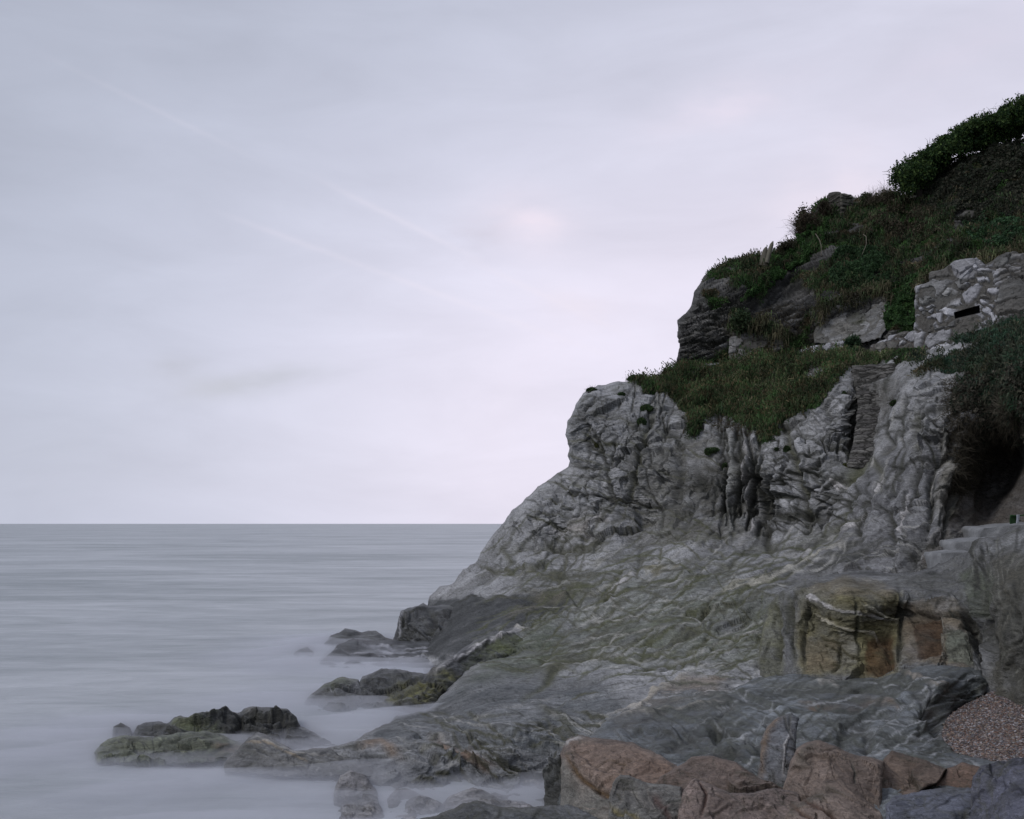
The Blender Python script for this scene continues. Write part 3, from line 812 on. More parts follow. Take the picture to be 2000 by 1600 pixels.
lower_strokes += auto_strokes(1480, 840, 1640, 1040, 44, -8, 12, (30, 110), (2, 5), .2, 's', DK, .75, 24)
lower_strokes += auto_strokes(1560, 760, 1680, 870, 16, -20, 8, (40, 110), (2, 4), .16, 's', DK, .4, 25)
lower_strokes += auto_strokes(1690, 740, 1870, 1040, 50, 68, 18, (30, 120), (2, 5), .22, 's', DK, .7, 26)
lower_strokes += auto_strokes(1250, 1060, 1480, 1130, 14, 15, 12, (40, 130), (3, 5), .24, 's', OL, .5, 27)
lower_strokes += auto_strokes(980, 1080, 1540, 1320, 110, 16, 9, (60, 260), (2.5, 6), .09, 's', (.10, .10, .075), .7, 28)
lower_strokes += auto_strokes(1000, 1150, 1500, 1330, 50, 32, 12, (30, 140), (1.2, 2.4), -.14, 'g', MOSS, .8, 29)
lower_strokes += auto_strokes(760, 1380, 1200, 1520, 70, -18, 8, (60, 260), (2.5, 6), .16, 's', (.085, .085, .06), .8, 30)
lower_strokes += auto_strokes(1500, 1060, 1860, 1120, 40, 15, 25, (40, 130), (2, 5), .2, 's', DK, .6, 31)
lower_strokes += auto_strokes(1380, 820, 1700, 1060, 60, 75, 25, (10, 40), (1.6, 3.4), -.26, 'g', DK, .85, 32)
lower_strokes += auto_strokes(900, 1080, 1150, 1210, 40, 12, 20, (30, 100), (3, 5), .26, 's', OL, .5, 33)
PL = (.46, .45, .42)
lower_strokes += [
    ([(1640, 950), (1625, 985), (1605, 1010), (1600, 1030)], 5, -.3, 'g', DK, .6), ([(1668, 930), (1672, 960), (1655, 990), (1668, 1010)], 4, -.28, 'g', DK, .6),
    ([(1700, 960), (1690, 1000), (1675, 1030), (1680, 1060)], 5, -.35, 'g', DK, .6), ([(1715, 990), (1740, 1000), (1738, 1040), (1750, 1080)], 5, -.35, 'g', DK, .6),
    ([(1725, 970), (1705, 980), (1697, 1020), (1702, 1050)], 12, .35, 'g', None, 0), ([(1770, 900), (1745, 935), (1725, 960)], 5, -.3, 'g', DK, .6),
    ([(1745, 800), (1735, 840), (1745, 870), (1720, 900)], 4, -.3, 'g', DK, .6), ([(1775, 770), (1770, 810), (1760, 850), (1770, 880)], 4, -.28, 'g', DK, .6),
    ([(1800, 905), (1785, 940), (1795, 975), (1780, 1010)], 5, -.35, 'g', DK, .6), ([(1825, 920), (1815, 960), (1822, 1000), (1805, 1060)], 5, -.35, 'g', DK, .6),
    ([(1720, 905), (1760, 915), (1800, 900), (1840, 905)], 4, -.25, 's', DK, .5), ([(1700, 935), (1740, 945), (1790, 925)], 4, .25, 's', DK, .5),
    ([(1610, 1040), (1650, 1020), (1690, 1010)], 4, -.25, 'g', OL, .5), ([(1880, 910), (1860, 960), (1850, 1010), (1840, 1070)], 6, -.4, 'g', DK, .6),
    ([(1300, 800), (1330, 815), (1345, 840)], 4, -.2, 'g', DK, .5), ([(1290, 830), (1320, 850), (1335, 880)], 8, -.15, 'g', DK, .55), ([(1215, 880), (1250, 875), (1300, 890)], 2.5, -.12, 'g', DK, .5),
    ([(1240, 940), (1262, 960), (1290, 1000), (1280, 1040)], 3, -.15, 'g', DK, .5), ([(1150, 835), (1148, 850), (1166, 880)], 3, -.12, 'g', OL, .7), ([(1120, 1015), (1122, 1050)], 2, -.1, 'g', OL, .5),
    ([(1250, 1085), (1320, 1060), (1400, 1056), (1430, 1050)], 5, .3, 's', OL, .5), ([(1300, 1060), (1290, 1090), (1285, 1110)], 3, -.15, 'g', OL, .6),
    ([(1440, 1165), (1470, 1145), (1530, 1130), (1560, 1110), (1590, 1090)], 3, -.2, 'g', OL, .7), ([(1395, 1160), (1380, 1185), (1370, 1210)], 3, -.15, 'g', OL, .7),
    ([(1520, 1170), (1500, 1210), (1490, 1260)], 4, -.2, 'g', OL, .7), ([(1110, 1090), (1100, 1120), (1090, 1140)], 3, -.15, 'g', OL, .6),
    ([(1060, 1180), (1020, 1190), (990, 1205)], 8, .12, 'g', (.16, .15, .12), .5), ([(1040, 1160), (1080, 1170), (1110, 1160)], 8, .1, 'g', (.15, .14, .11), .5)]
lower_strokes += auto_strokes(1000, 1090, 1540, 1330, 70, 18, 9, (30, 180), (1.4, 2.6), .05, 'v', PL, .55, 34)
lower_strokes += auto_strokes(760, 1380, 1200, 1520, 36, -14, 12, (40, 150), (1.2, 2.2), .04, 'v', PL, .5, 35)
lower_strokes += auto_strokes(1500, 1040, 1860, 1120, 26, 20, 20, (40, 110), (1.4, 2.6), .05, 'v', PL, .5, 36)
lower_strokes += auto_strokes(1690, 740, 1860, 1040, 24, 66, 14, (30, 90), (1.3, 2.6), .05, 'v', PL, .55, 37)
lower_strokes += auto_strokes(1000, 770, 1330, 1060, 60, -8, 10, (20, 90), (1, 1.8), -.03, 'g', (.17, .17, .165), .7, 38)
lower_strokes += auto_strokes(900, 1090, 1540, 1330, 90, 16, 9, (40, 220), (1, 1.8), -.05, 'g', (.10, .105, .06), .8, 39)
# the long quartz-edged bed steps that run up the slope from the sea to the gully
lower_strokes += [
    ([(900, 1300), (960, 1262), (1045, 1225), (1110, 1195), (1190, 1165), (1240, 1125), (1265, 1080)], 5, .22, 's', OL, .7),
    ([(1000, 1345), (1080, 1300), (1180, 1275), (1290, 1262), (1370, 1215), (1400, 1160), (1470, 1142), (1560, 1100), (1640, 1062), (1700, 1030)], 5, .26, 's', OL, .8),
    ([(1380, 1168), (1440, 1148), (1500, 1136), (1550, 1108), (1600, 1080), (1650, 1062)], 4.5, .12, 'v', (.46, .44, .38), .7),
    ([(1060, 1400), (1130, 1360), (1240, 1345), (1330, 1318), (1420, 1300), (1480, 1290)], 5, .2, 's', OL, .7),
    ([(940, 1130), (1040, 1120), (1130, 1118), (1230, 1110), (1340, 1098), (1430, 1090)], 4, .2, 's', OL, .6),
    ([(1250, 1180), (1360, 1172), (1450, 1190), (1500, 1240)], 3.5, .14, 's', OL, .6)]
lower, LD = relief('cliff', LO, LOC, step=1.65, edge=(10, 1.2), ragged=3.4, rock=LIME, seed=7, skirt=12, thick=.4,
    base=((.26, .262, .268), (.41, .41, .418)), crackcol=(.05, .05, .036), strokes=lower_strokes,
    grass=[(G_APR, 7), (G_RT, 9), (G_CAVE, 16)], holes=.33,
    zones=[
        # greener algae film on the tidal slope
        ([(1060, 1180), (1200, 1120), (1420, 1110), (1520, 1160), (1540, 1300), (1400, 1290), (1200, 1290), (1000, 1330), (940, 1310)], 40, (.20, .212, .185), .6, .6),
        ([(1150, 1200), (1500, 1170), (1530, 1290), (1150, 1280)], 40, (.18, .20, .12), .25, 1.4),
        ([(960, 1260), (1080, 1210), (1100, 1290), (900, 1350)], 24, (.14, .165, .10), .6, .8),
        ([(1500, 1090), (1760, 1060), (1760, 1140), (1480, 1160), (1440, 1200)], 22, (.17, .17, .175), .6, .7),
        ([(1310, 860), (1420, 850), (1500, 880), (1500, 1060), (1300, 1060)], 28, (.15, .145, .125), .6, 1.0),
        ([(1230, 860), (1330, 840), (1330, 1050), (1240, 1050)], 30, (.22, .215, .19), .5, .9),
        ([(1660, 740), (1760, 740), (1700, 900), (1650, 900)], 10, (.12, .115, .10), .7, .5),
        ([(1690, 900), (1860, 850), (1860, 1060), (1640, 1110), (1640, 1040)], 24, (.17, .17, .175), .65, .6),
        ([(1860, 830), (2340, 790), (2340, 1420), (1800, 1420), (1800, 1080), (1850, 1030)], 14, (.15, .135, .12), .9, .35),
        ([(1840, 860), (1880, 850), (1890, 960), (1850, 1040), (1830, 980)], 8, (.19, .17, .12), .6, .8),
        ([(930, 1320), (1180, 1330), (1240, 1400), (1180, 1480), (1100, 1480), (700, 1460), (760, 1400)], 26, (.15, .16, .165), .75, .4),
        ([(520, 1475), (1090, 1475), (1180, 1660), (500, 1660)], 14, (.17, .175, .18), .8, .3),
        ([(830, 1172), (960, 1164), (1060, 1160), (1120, 1150), (1110, 1190), (1040, 1212), (1000, 1232), (930, 1262), (860, 1290), (780, 1262)], 8, (.075, .078, .078), 1.0, .25),
        ([(1300, 1340), (1420, 1325), (1400, 1350), (1290, 1370)], 12, (.27, .20, .13), .65, .6),
        ([(1255, 1110), (1300, 1100), (1330, 1104), (1290, 1122), (1262, 1122)], 5, (.34, .27, .08), .22, 2.0),
        ([(1080, 1040), (1160, 1010), (1190, 1030), (1160, 1055), (1100, 1050)], 16, (.33, .29, .25), .4, 1.0),
    ])
tag(lower, kind='structure', label='pale grey folded lower cliff running down to the sea')

# ---- brown and ochre block wall above the platform, with the rocks right of it
BROWN = dict(flow=.1, line=.3, facet=1.0, k=.4, n=(.05, -.4, 1.), fold=.5, ar=.2, strata=.7, ledge=.5, block=.2, crack=.09, warp=.7, bs=1.2)
L3 = [(1478, 1330), (1484, 1260), (1494, 1200), (1515, 1160), (1560, 1138), (1620, 1122), (1690, 1112), (1745, 1120), (1800, 1116), (1832, 1102), (1842, 1087), (1890, 1082), (1897, 1060), (1914, 1050), (1955, 1049), (1966, 1032), (2000, 1026), (2060, 1017), (2340, 980),
      (2340, 1430), (1990, 1420), (1930, 1400), (1860, 1370), (1700, 1370), (1560, 1355), (1490, 1350)]
L3C = [(1560, 1152, 30.7), (1650, 1142, 29.7), (1740, 1155, 29.1), (1650, 1118, 33), (1740, 1124, 32), (1570, 1300, 28.7), (1650, 1310, 28.1), (1730, 1310, 27.4), (1600, 1220, 29.5), (1700, 1230, 28.7), (1500, 1310, 29.7), (1500, 1210, 31.4),
       (1800, 1140, 30), (1800, 1180, 28.8), (1870, 1180, 28.2), (1850, 1112, 31.6), (1800, 1300, 27.2), (1880, 1280, 26.9), (1920, 1150, 27.8), (1900, 1072, 31.2), (1990, 1050, 30.2), (1970, 1150, 26), (1980, 1300, 25), (1950, 1350, 25.3),
       (2300, 1200, 20), (1932, 1230, 27), (1800, 1350, 26.6), (2300, 1020, 24), (1960, 1110, 28), (1760, 1200, 29.2), (2000, 1250, 23.8)]
l3s = [
    ([(1575, 1170), (1600, 1178), (1640, 1190), (1690, 1198), (1740, 1215)], 3.5, .05, 'v', Q, .7),
    ([(1578, 1168), (1610, 1180)], 6, .06, 'v', Q, .8),
    ([(1585, 1200), (1640, 1218), (1700, 1240), (1750, 1270)], 4.5, .06, 'v', (.48, .45, .36), .75),
    ([(1680, 1185), (1720, 1200), (1756, 1225)], 4, .08, 'v', (.42, .40, .32), .7),
    ([(1578, 1160), (1572, 1230), (1570, 1310)], 3.5, -.15, 'g', DK, .5),
    ([(1500, 1180), (1520, 1190), (1522, 1250), (1518, 1310)], 5, -.22, 'g', OL, .6),
    ([(1540, 1160), (1546, 1230), (1550, 1300)], 5, -.2, 'g', OL, .5),
    ([(1668, 1160), (1672, 1230), (1680, 1300)], 3, -.08, 'g', OL, .6),
    ([(1752, 1130), (1758, 1180), (1760, 1260), (1750, 1300)], 4, -.2, 'g', DK, .35),
    ([(1640, 1240), (1640, 1300), (1630, 1318)], 4, -.12, 'g', OL, .5),
    ([(1560, 1155), (1600, 1140), (1660, 1133), (1720, 1145), (1750, 1165)], 5, .15, 's', None, 0),
    ([(1520, 1165), (1570, 1150), (1640, 1125), (1700, 1118)], 5, .2, 's', None, 0),
    ([(1755, 1172), (1830, 1172), (1862, 1160), (1872, 1175)], 4, .3, 's', DK, .4),
    ([(1755, 1135), (1830, 1135), (1900, 1140)], 4, .25, 's', DK, .3),
    ([(1755, 1150), (1830, 1152), (1880, 1150)], 3, .15, 's', None, 0),
    ([(1762, 1198), (1830, 1200), (1880, 1205), (1900, 1240)], 4, -.22, 'g', DK, .4),
    ([(1840, 1200), (1842, 1290)], 4, .1, 'v', (.40, .40, .34), .7),
    ([(1878, 1165), (1890, 1210), (1905, 1240), (1915, 1290)], 8, -.5, 'g', DK, .5),
    ([(1920, 1120), (1915, 1170), (1935, 1240), (1940, 1300)], 10, -.45, 'g', DK, .4),
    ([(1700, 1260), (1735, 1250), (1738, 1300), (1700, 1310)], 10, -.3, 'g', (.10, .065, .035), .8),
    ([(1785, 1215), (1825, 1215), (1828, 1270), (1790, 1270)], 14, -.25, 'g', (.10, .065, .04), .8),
    ([(1990, 1120), (1970, 1180), (1985, 1250), (1990, 1320)], 12, -.5, 'g', DK, .4),
]
l3s += auto_strokes(1880, 1080, 2000, 1340, 46, 82, 10, (30, 120), (2, 5), .3, 's', DK, .7, 41) + auto_strokes(1880, 1080, 2000, 1340, 30, 80, 12, (20, 90), (1.2, 2.5), .06, 'v', (.2, .2, .17), .6, 141)
l3s += auto_strokes(1580, 1150, 1750, 1310, 26, -20, 25, (20, 70), (1.5, 3), .07, 's', (.10, .09, .05), .6, 42)
l3s += auto_strokes(1760, 1110, 1880, 1300, 24, 5, 14, (25, 80), (2, 4), .14, 's', DK, .5, 43)
l3s += auto_strokes(1480, 1160, 1570, 1320, 16, 85, 6, (50, 130), (3, 5), .12, 's', OL, .3, 44)
block, BD = relief('cliff', L3, L3C, step=2.0, edge=(6, .45), ragged=2.5, rock=BROWN, seed=13, skirt=10, thick=.25,
    base=((.15, .152, .155), (.23, .232, .235)), crackcol=(.06, .06, .045), strokes=l3s,
    zones=[([(1560, 1150), (1680, 1135), (1755, 1160), (1765, 1240), (1755, 1325), (1560, 1325)], 16, (.22, .20, .11), .8, .6),
           ([(1580, 1140), (1680, 1128), (1745, 1150), (1740, 1170), (1590, 1165)], 8, (.20, .17, .125), .6, .6),
           ([(1572, 1250), (1650, 1250), (1640, 1315), (1570, 1315)], 10, (.22, .17, .125), .4, 1.0),
           ([(1642, 1222), (1670, 1235), (1678, 1300), (1640, 1318), (1632, 1280)], 6, (.27, .26, .22), .6, .5),
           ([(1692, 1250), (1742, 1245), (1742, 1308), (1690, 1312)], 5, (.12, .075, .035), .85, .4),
           ([(1762, 1178), (1868, 1172), (1900, 1240), (1895, 1300), (1765, 1300)], 7, (.21, .175, .125), .7, .7),
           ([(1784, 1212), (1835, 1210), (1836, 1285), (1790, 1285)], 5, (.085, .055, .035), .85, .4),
           ([(1845, 1225), (1895, 1240), (1900, 1292), (1846, 1292)], 4, (.16, .17, .135), .85, .3),
           ([(1875, 1120), (1935, 1110), (1950, 1160), (1925, 1210), (1885, 1190)], 8, (.12, .14, .085), .7, .6),
           ([(1480, 1180), (1520, 1165), (1530, 1320), (1480, 1330)], 8, (.17, .17, .10), .6, .8),
           ([(1935, 1090), (2340, 1020), (2340, 1420), (1940, 1400)], 14, (.095, .09, .07), .85, .4)])
tag(block, kind='structure', label='ochre and grey stepped rock wall behind the platform')

# ---- wave-cut platform in the foreground
PLAT = dict(ax=.3, facet=.6, fxs=.10, flow=1.0, line=.45, k=.6, n=(.1, -.35, 1.), fold=.6, ar=.25, strata=1.0, ledge=.7, block=.07, crack=.04, warp=1.4, bs=1.4)
L4 = [(1150, 1440), (1172, 1418), (1185, 1400), (1215, 1388), (1265, 1354), (1330, 1346), (1420, 1352), (1450, 1338), (1480, 1324), (1560, 1314), (1640, 1328), (1720, 1320), (1745, 1300), (1790, 1290), (1850, 1290), (1924, 1297),
      (1930, 1330), (1925, 1362), (1880, 1380), (1855, 1398), (1842, 1440), (1862, 1470), (1930, 1484), (2000, 1494), (2340, 1520), (2340, 1680), (1080, 1680), (1090, 1560), (1085, 1500), (1110, 1450)]
L4C = [(1150, 1440, 23.8), (1300, 1400, 25), (1180, 1420, 24.7), (1400, 1362, 26), (1500, 1334, 27.2), (1600, 1340, 26.4), (1720, 1332, 26.8), (1800, 1300, 27.2), (1850, 1297, 27), (1920, 1305, 26.4), (1850, 1385, 24.3), (1900, 1368, 25.2), (1750, 1380, 23.7),
       (1820, 1375, 23.2), (1835, 1430, 22.1), (1700, 1440, 21.2), (1600, 1430, 21.6), (1500, 1420, 22.2), (1400, 1430, 22.7), (1300, 1460, 21.6), (1200, 1450, 22.6), (1110, 1470, 22.6), (1400, 1500, 19.4), (1600, 1500, 18.9), (1800, 1480, 19.2),
       (1900, 1500, 18.3), (2000, 1512, 18), (1100, 1600, 19.2), (1500, 1640, 16.6), (1900, 1600, 16.2), (2300, 1600, 15), (2300, 1530, 17.5), (1640, 1380, 23.9), (1850, 1330, 24.9)]
l4s = [
    ([(1480, 1340), (1560, 1345), (1640, 1352), (1740, 1345)], 5, -.18, 'g', OL, .3),
    ([(1585, 1330), (1620, 1335), (1640, 1345)], 7, .2, 'v', (.42, .40, .36), .6),
    ([(1190, 1400), (1230, 1395), (1300, 1390), (1370, 1380), (1410, 1365)], 5, .14, 'v', (.42, .39, .33), .5),
    ([(1750, 1300), (1790, 1325), (1830, 1345), (1860, 1360)], 9, .16, 'v', (.34, .30, .25), .6),
    ([(1640, 1460), (1650, 1430), (1690, 1420), (1700, 1450), (1680, 1480)], 11, -.45, 'g', DK, .5),
    ([(1620, 1400), (1700, 1390), (1780, 1395), (1850, 1420), (1860, 1460)], 6, .2, 's', None, 0),
    ([(1560, 1380), (1660, 1365), (1760, 1370), (1800, 1395), (1830, 1440)], 5, .18, 's', None, 0),
    ([(1480, 1440), (1490, 1410), (1520, 1390), (1570, 1380)], 8, .3, 's', None, 0),
    ([(1430, 1370), (1395, 1420), (1405, 1470)], 8, -.4, 'g', DK, .5),
    ([(1300, 1470), (1340, 1440), (1400, 1430), (1470, 1440)], 8, -.35, 'g', DK, .45),
    ([(1200, 1430), (1260, 1425), (1320, 1440), (1400, 1470), (1470, 1480)], 6, -.3, 's', DK, .4),
    ([(1760, 1310), (1765, 1340), (1850, 1390)], 10, -.25, 'g', DK, .35),
    ([(1822, 1370), (1828, 1410), (1838, 1440)], 9, -.4, 'g', (.06, .05, .04), .7),
    ([(1700, 1460), (1780, 1470), (1850, 1490), (1950, 1500)], 5, .16, 's', None, 0),
]
l4s += auto_strokes(1200, 1340, 1850, 1500, 150, 8, 15, (50, 220), (2.5, 6), .13, 's', (.075, .08, .065), .8, 51)
l4s += auto_strokes(1180, 1400, 1480, 1500, 40, -20, 14, (40, 130), (3, 6), .22, 's', DK, .6, 52)
l4s += auto_strokes(1780, 1360, 1850, 1450, 16, 82, 8, (20, 60), (3, 5), -.18, 'g', DK, .5, 53)
l4s += auto_strokes(1200, 1330, 1860, 1500, 60, 8, 13, (50, 200), (1.3, 2.4), .03, 'v', (.40, .41, .42), .7, 54)
l4s += auto_strokes(1200, 1330, 1860, 1500, 90, 8, 13, (50, 200), (1, 1.8), -.04, 'g', (.055, .06, .05), .8, 55)
plat, PD = relief('cliff', L4, L4C, step=2.0, edge=(14, .5), ragged=3, rock=PLAT, seed=17, skirt=8, thick=.1, mat=M_WET,
    base=((.105, .12, .135), (.24, .26, .275)), crackcol=(.055, .055, .04), strokes=l4s,
    zones=[([(1190, 1400), (1300, 1345), (1430, 1340), (1440, 1375), (1300, 1400), (1200, 1420)], 14, (.18, .15, .11), .5, .9),
           ([(1480, 1330), (1640, 1320), (1760, 1300), (1850, 1350), (1700, 1360), (1500, 1350)], 14, (.15, .155, .13), .5, .8),
           ([(1560, 1376), (1740, 1372), (1760, 1384), (1600, 1392)], 6, (.18, .13, .085), .5, 1.2),
           ([(1765, 1305), (1925, 1300), (1928, 1370), (1850, 1396), (1790, 1350)], 10, (.10, .11, .11), .7, .3),
           ([(1240, 1410), (1480, 1400), (1480, 1500), (1340, 1500)], 20, (.075, .085, .09), .6, .6)])
tag(plat, kind='structure', label='dark blue grey wave-smoothed rock platform')

# ---- unseen wall added right of frame to block sky and darken the foreground
us = np.linspace(0, 1, 60); zs_ = np.linspace(-.5, 15, 40)
gu, gzz = np.meshgrid(us, zs_)
cxp = np.interp(us, [0, .25, .5, .75, 1], [15.5, 12.5, 9.5, 7.5, 6.5]); cyp = np.interp(us, [0, .25, .5, .75, 1], [30, 21, 10, 0, -12])
SP = v3(np.interp(gu, us, cxp)+.22*gzz, np.interp(gu, us, cyp), gzz)
SP[..., 0] += .9*fbm(SP*.3, 4, 5); SP[..., 1] += .5*fbm(SP*.3+9, 4, 6)
ii = np.arange(60*40).reshape(40, 60)
side_blocker = mesh_obj('cliff', SP.reshape(-1, 3), np.stack([ii[:-1, :-1], ii[:-1, 1:], ii[1:, 1:], ii[1:, :-1]], -1).reshape(-1, 4), M_ROCK, np.tile(np.array([[.16, .16, .155]], np.float32), (2400, 1))*(1+.4*fbm(SP.reshape(-1, 3)*.6, 3, 8))[:, None])
tag(side_blocker, kind='structure', label='added unseen wall beyond the right edge that blocks sky light')

# ---- shingle beach
BE = [(1835, 1440), (1850, 1400), (1880, 1378), (1925, 1358), (1945, 1345), (2000, 1335), (2340, 1310), (2340, 1700), (1900, 1700), (1850, 1500)]
BEC = [(1930, 1345, 25.9), (1850, 1440, 22.0), (2000, 1348, 25.6), (2000, 1480, 19.4), (1900, 1680, 14.2), (2300, 1680, 13.6), (2300, 1330, 25.5), (1900, 1400, 23.2)]
beach, SD = relief('beach', BE, BEC, step=2.5, edge=(5, .1), ragged=1, seed=19, skirt=6, thick=.05,
    rock=dict(k=.12, strata=0, ledge=0, block=0, crack=0, grain=1.5), base=((.18, .13, .12), (.28, .22, .21)), mat=M_SLAB)
tag(beach, kind='structure', label='small reddish shingle beach in the corner of the cove')

# ================================================================== ROCKS THAT STAND ALONE
SEAR = dict(ax=.7, facet=1.7, flow=.5, line=.4, k=.75, n=(.25, -.2, 1.), fold=.4, ar=.18, strata=1.1, ledge=.8, block=.2, crack=.08, warp=.8, linecol=(.05, .05, .035))
DARKB = ((.062, .064, .066), (.115, .118, .12))
def rock(name, poly, ctrl, label, seed, cat='rock', group=None, rock=None, base=DARKB, edge=(14, .7), **kw):
    x0, x1 = min(p[0] for p in poly), max(p[0] for p in poly); y0, y1 = min(p[1] for p in poly), min(max(p[1] for p in poly), 1600)
    k_ = max(4, int((x1-x0)*(y1-y0)/900)); d_ = ctrl[0][2]/30; b0, b1 = base
    edge = (edge[0]*.7, edge[1]*.8); k_ = int(k_*kw.pop('auto', 1.0))
    kw['strokes'] = list(kw.get('strokes', ())) + auto_strokes(x0, y0, x1, y1, k_, -4, 22, (18, 80), (1.5, 3.5), .10*d_, 's', tuple(c*.45 for c in b0), .6, seed+500, poly) + \
        auto_strokes(x0, y0, x1, y1, k_//4, 60, 25, (10, 35), (1.2, 2.2), -.06*d_, 'g', tuple(c*.4 for c in b0), .7, seed+600, poly) + \
        auto_strokes(x0, y0, x1, y1, k_//2, 0, 25, (10, 50), (1, 2), .03*d_, 'v', tuple(min(.45, c*1.8) for c in b1), .5, seed+700, poly)
    o, d = relief(name, poly, ctrl, edge=edge, seed=seed, rock=rock or SEAR, base=base, skirt=kw.pop('skirt', 8), thick=kw.pop('thick', .12),
                  step=kw.pop('step', 1.8), ragged=kw.pop('ragged', 2.2), mat=kw.pop('mat', M_WET), **kw)
    tag(o, label, cat, group); return o, d
rock('sea_rock', [(632, 1258), (645, 1241), (675, 1228), (705, 1235), (735, 1232), (752, 1246), (775, 1252), (775, 1275), (640, 1275)],
     [(640, 1265, 50), (700, 1240, 52.5), (775, 1270, 49), (735, 1240, 52.3), (660, 1240, 52.2)],
     'low humped dark rock farthest out from the foot of the cliff', 101, group='wet rocks standing in the sea', edge=(10, .5))
rock('sea_rock', [(572, 1277), (585, 1268), (600, 1263), (613, 1274), (618, 1290), (575, 1290)], [(575, 1285, 46), (600, 1268, 48), (615, 1285, 46)],
     'tiny dark rock tip at the seaward end of the low wet shelf', 102, group='wet rocks standing in the sea', edge=(6, .3), ragged=1)
rock('sea_rock', [(618, 1296), (645, 1276), (662, 1258), (690, 1247), (725, 1252), (760, 1250), (800, 1252), (850, 1247), (900, 1237), (960, 1241), (1020, 1240), (960, 1300), (860, 1318), (760, 1318), (690, 1308), (650, 1312)],
     [(640, 1300, 43.4), (690, 1250, 49.5), (760, 1254, 49), (900, 1245, 47.5), (1000, 1245, 45.5), (850, 1300, 42.3), (760, 1308, 42.6), (950, 1290, 40.5), (800, 1275, 46.2)],
     'long low black wet shelf with thin white run-off lines', 103, group='wet rocks standing in the sea', edge=(10, .5),
     rock=dict(SEAR, flow=1.5, line=.2, block=.1, fang=-.15), base=((.04, .042, .045), (.08, .083, .088)),
     strokes=[([(660, 1295), (700, 1275), (740, 1268), (800, 1274), (880, 1268), (940, 1275)], 2.6, .10, 'v', (.42, .42, .45), .8),
              ([(680, 1300), (720, 1284), (790, 1284), (850, 1278)], 2.2, .08, 'v', (.40, .40, .43), .7),
              ([(700, 1262), (750, 1262), (800, 1268), (860, 1262), (930, 1268)], 2.2, .08, 'v', (.38, .38, .41), .7),
              ([(800, 1290), (860, 1284), (920, 1290)], 2, .06, 'v', (.35, .35, .38), .6)] + auto_strokes(640, 1250, 960, 1305, 26, -8, 12, (40, 120), (3, 5), .2, 's', None, 0, 3))
rock('sea_rock', [(764, 1262), (772, 1235), (785, 1192), (800, 1186), (818, 1184), (826, 1178), (835, 1184), (870, 1180), (905, 1182), (940, 1190), (948, 1212), (920, 1240), (870, 1254), (820, 1266)],
     [(770, 1258, 50), (785, 1195, 51.6), (830, 1187, 51.4), (900, 1184, 50.2), (940, 1195, 48.6), (820, 1258, 48.9), (880, 1250, 47.8), (930, 1235, 46.6), (850, 1220, 49.3)],
     'dark blunt rock with a runnel at the water edge below the pale cliff', 104, auto=2.0, group='wet rocks standing in the sea',
     strokes=[([(795, 1195), (785, 1220), (775, 1250)], 3, .12, 'v', (.36, .36, .38), .7), ([(840, 1190), (850, 1215), (835, 1245)], 8, -.4, 'g', DK, .5), ([(880, 1185), (890, 1215), (870, 1245)], 7, -.35, 'g', DK, .5)])
rock('sea_rock', [(590, 1376), (605, 1358), (620, 1346), (640, 1332), (668, 1323), (700, 1328), (712, 1350), (700, 1392), (640, 1398), (600, 1392)],
     [(595, 1380, 33.8), (640, 1335, 35), (680, 1328, 35.4), (700, 1345, 35), (690, 1388, 32.8), (620, 1388, 33)],
     'rounded grey sea rock half lost in mist left of the big dark one', 105, group='wet rocks standing in the sea', base=((.09, .092, .095), (.17, .172, .175)), edge=(16, .8),
     zones=[([(620, 1345), (670, 1320), (700, 1328), (690, 1345), (640, 1350)], 6, (.08, .09, .045), .6, .6)])
rock('sea_rock', [(676, 1392), (690, 1352), (708, 1322), (745, 1306), (790, 1310), (835, 1316), (880, 1284), (925, 1252), (960, 1236), (1000, 1226), (1048, 1222), (1060, 1250), (1010, 1280), (960, 1300), (900, 1330), (860, 1362), (840, 1396), (760, 1408), (700, 1404)],
     [(690, 1385, 33.6), (715, 1325, 35.6), (750, 1310, 36.2), (800, 1318, 35.6), (790, 1385, 33), (850, 1345, 34), (880, 1292, 37), (950, 1250, 40.5), (1030, 1226, 43.0), (1050, 1240, 42.8), (1000, 1278, 39.6), (920, 1318, 37.2), (840, 1385, 33.3), (740, 1360, 34.4)],
     'big dark ridge of rock with a yellow green flank and white crest', 106, group='wet rocks standing in the sea', edge=(13, .9),
     zones=[([(760, 1345), (860, 1310), (900, 1320), (850, 1372), (820, 1390), (740, 1385)], 10, (.135, .13, .045), .7, .9),
            ([(930, 1255), (1040, 1228), (1030, 1275), (960, 1290), (900, 1310)], 9, (.11, .125, .05), .7, .8)],
     strokes=[([(850, 1315), (890, 1290), (940, 1262), (975, 1245), (1010, 1232), (1040, 1232)], 8, .22, 'v', Q, .8),
              ([(835, 1318), (865, 1308)], 6, .2, 'v', Q, .6)] +
             auto_strokes(700, 1320, 850, 1390, 30, 35, 10, (30, 90), (2.5, 4), .16, 's', DK, .3, 61) + auto_strokes(840, 1250, 1030, 1330, 24, 60, 12, (15, 45), (2, 3.5), .12, 's', DK, .35, 62))
rock('sea_rock', [(218, 1440), (222, 1420), (236, 1412), (252, 1420), (262, 1440), (262, 1455), (218, 1455)], [(222, 1440, 28.4), (238, 1418, 29), (258, 1440, 28.4)],
     'small dark pointed rock by itself at the left end of the reef', 107, group='wet rocks of the reef', edge=(8, .3), ragged=1.5)
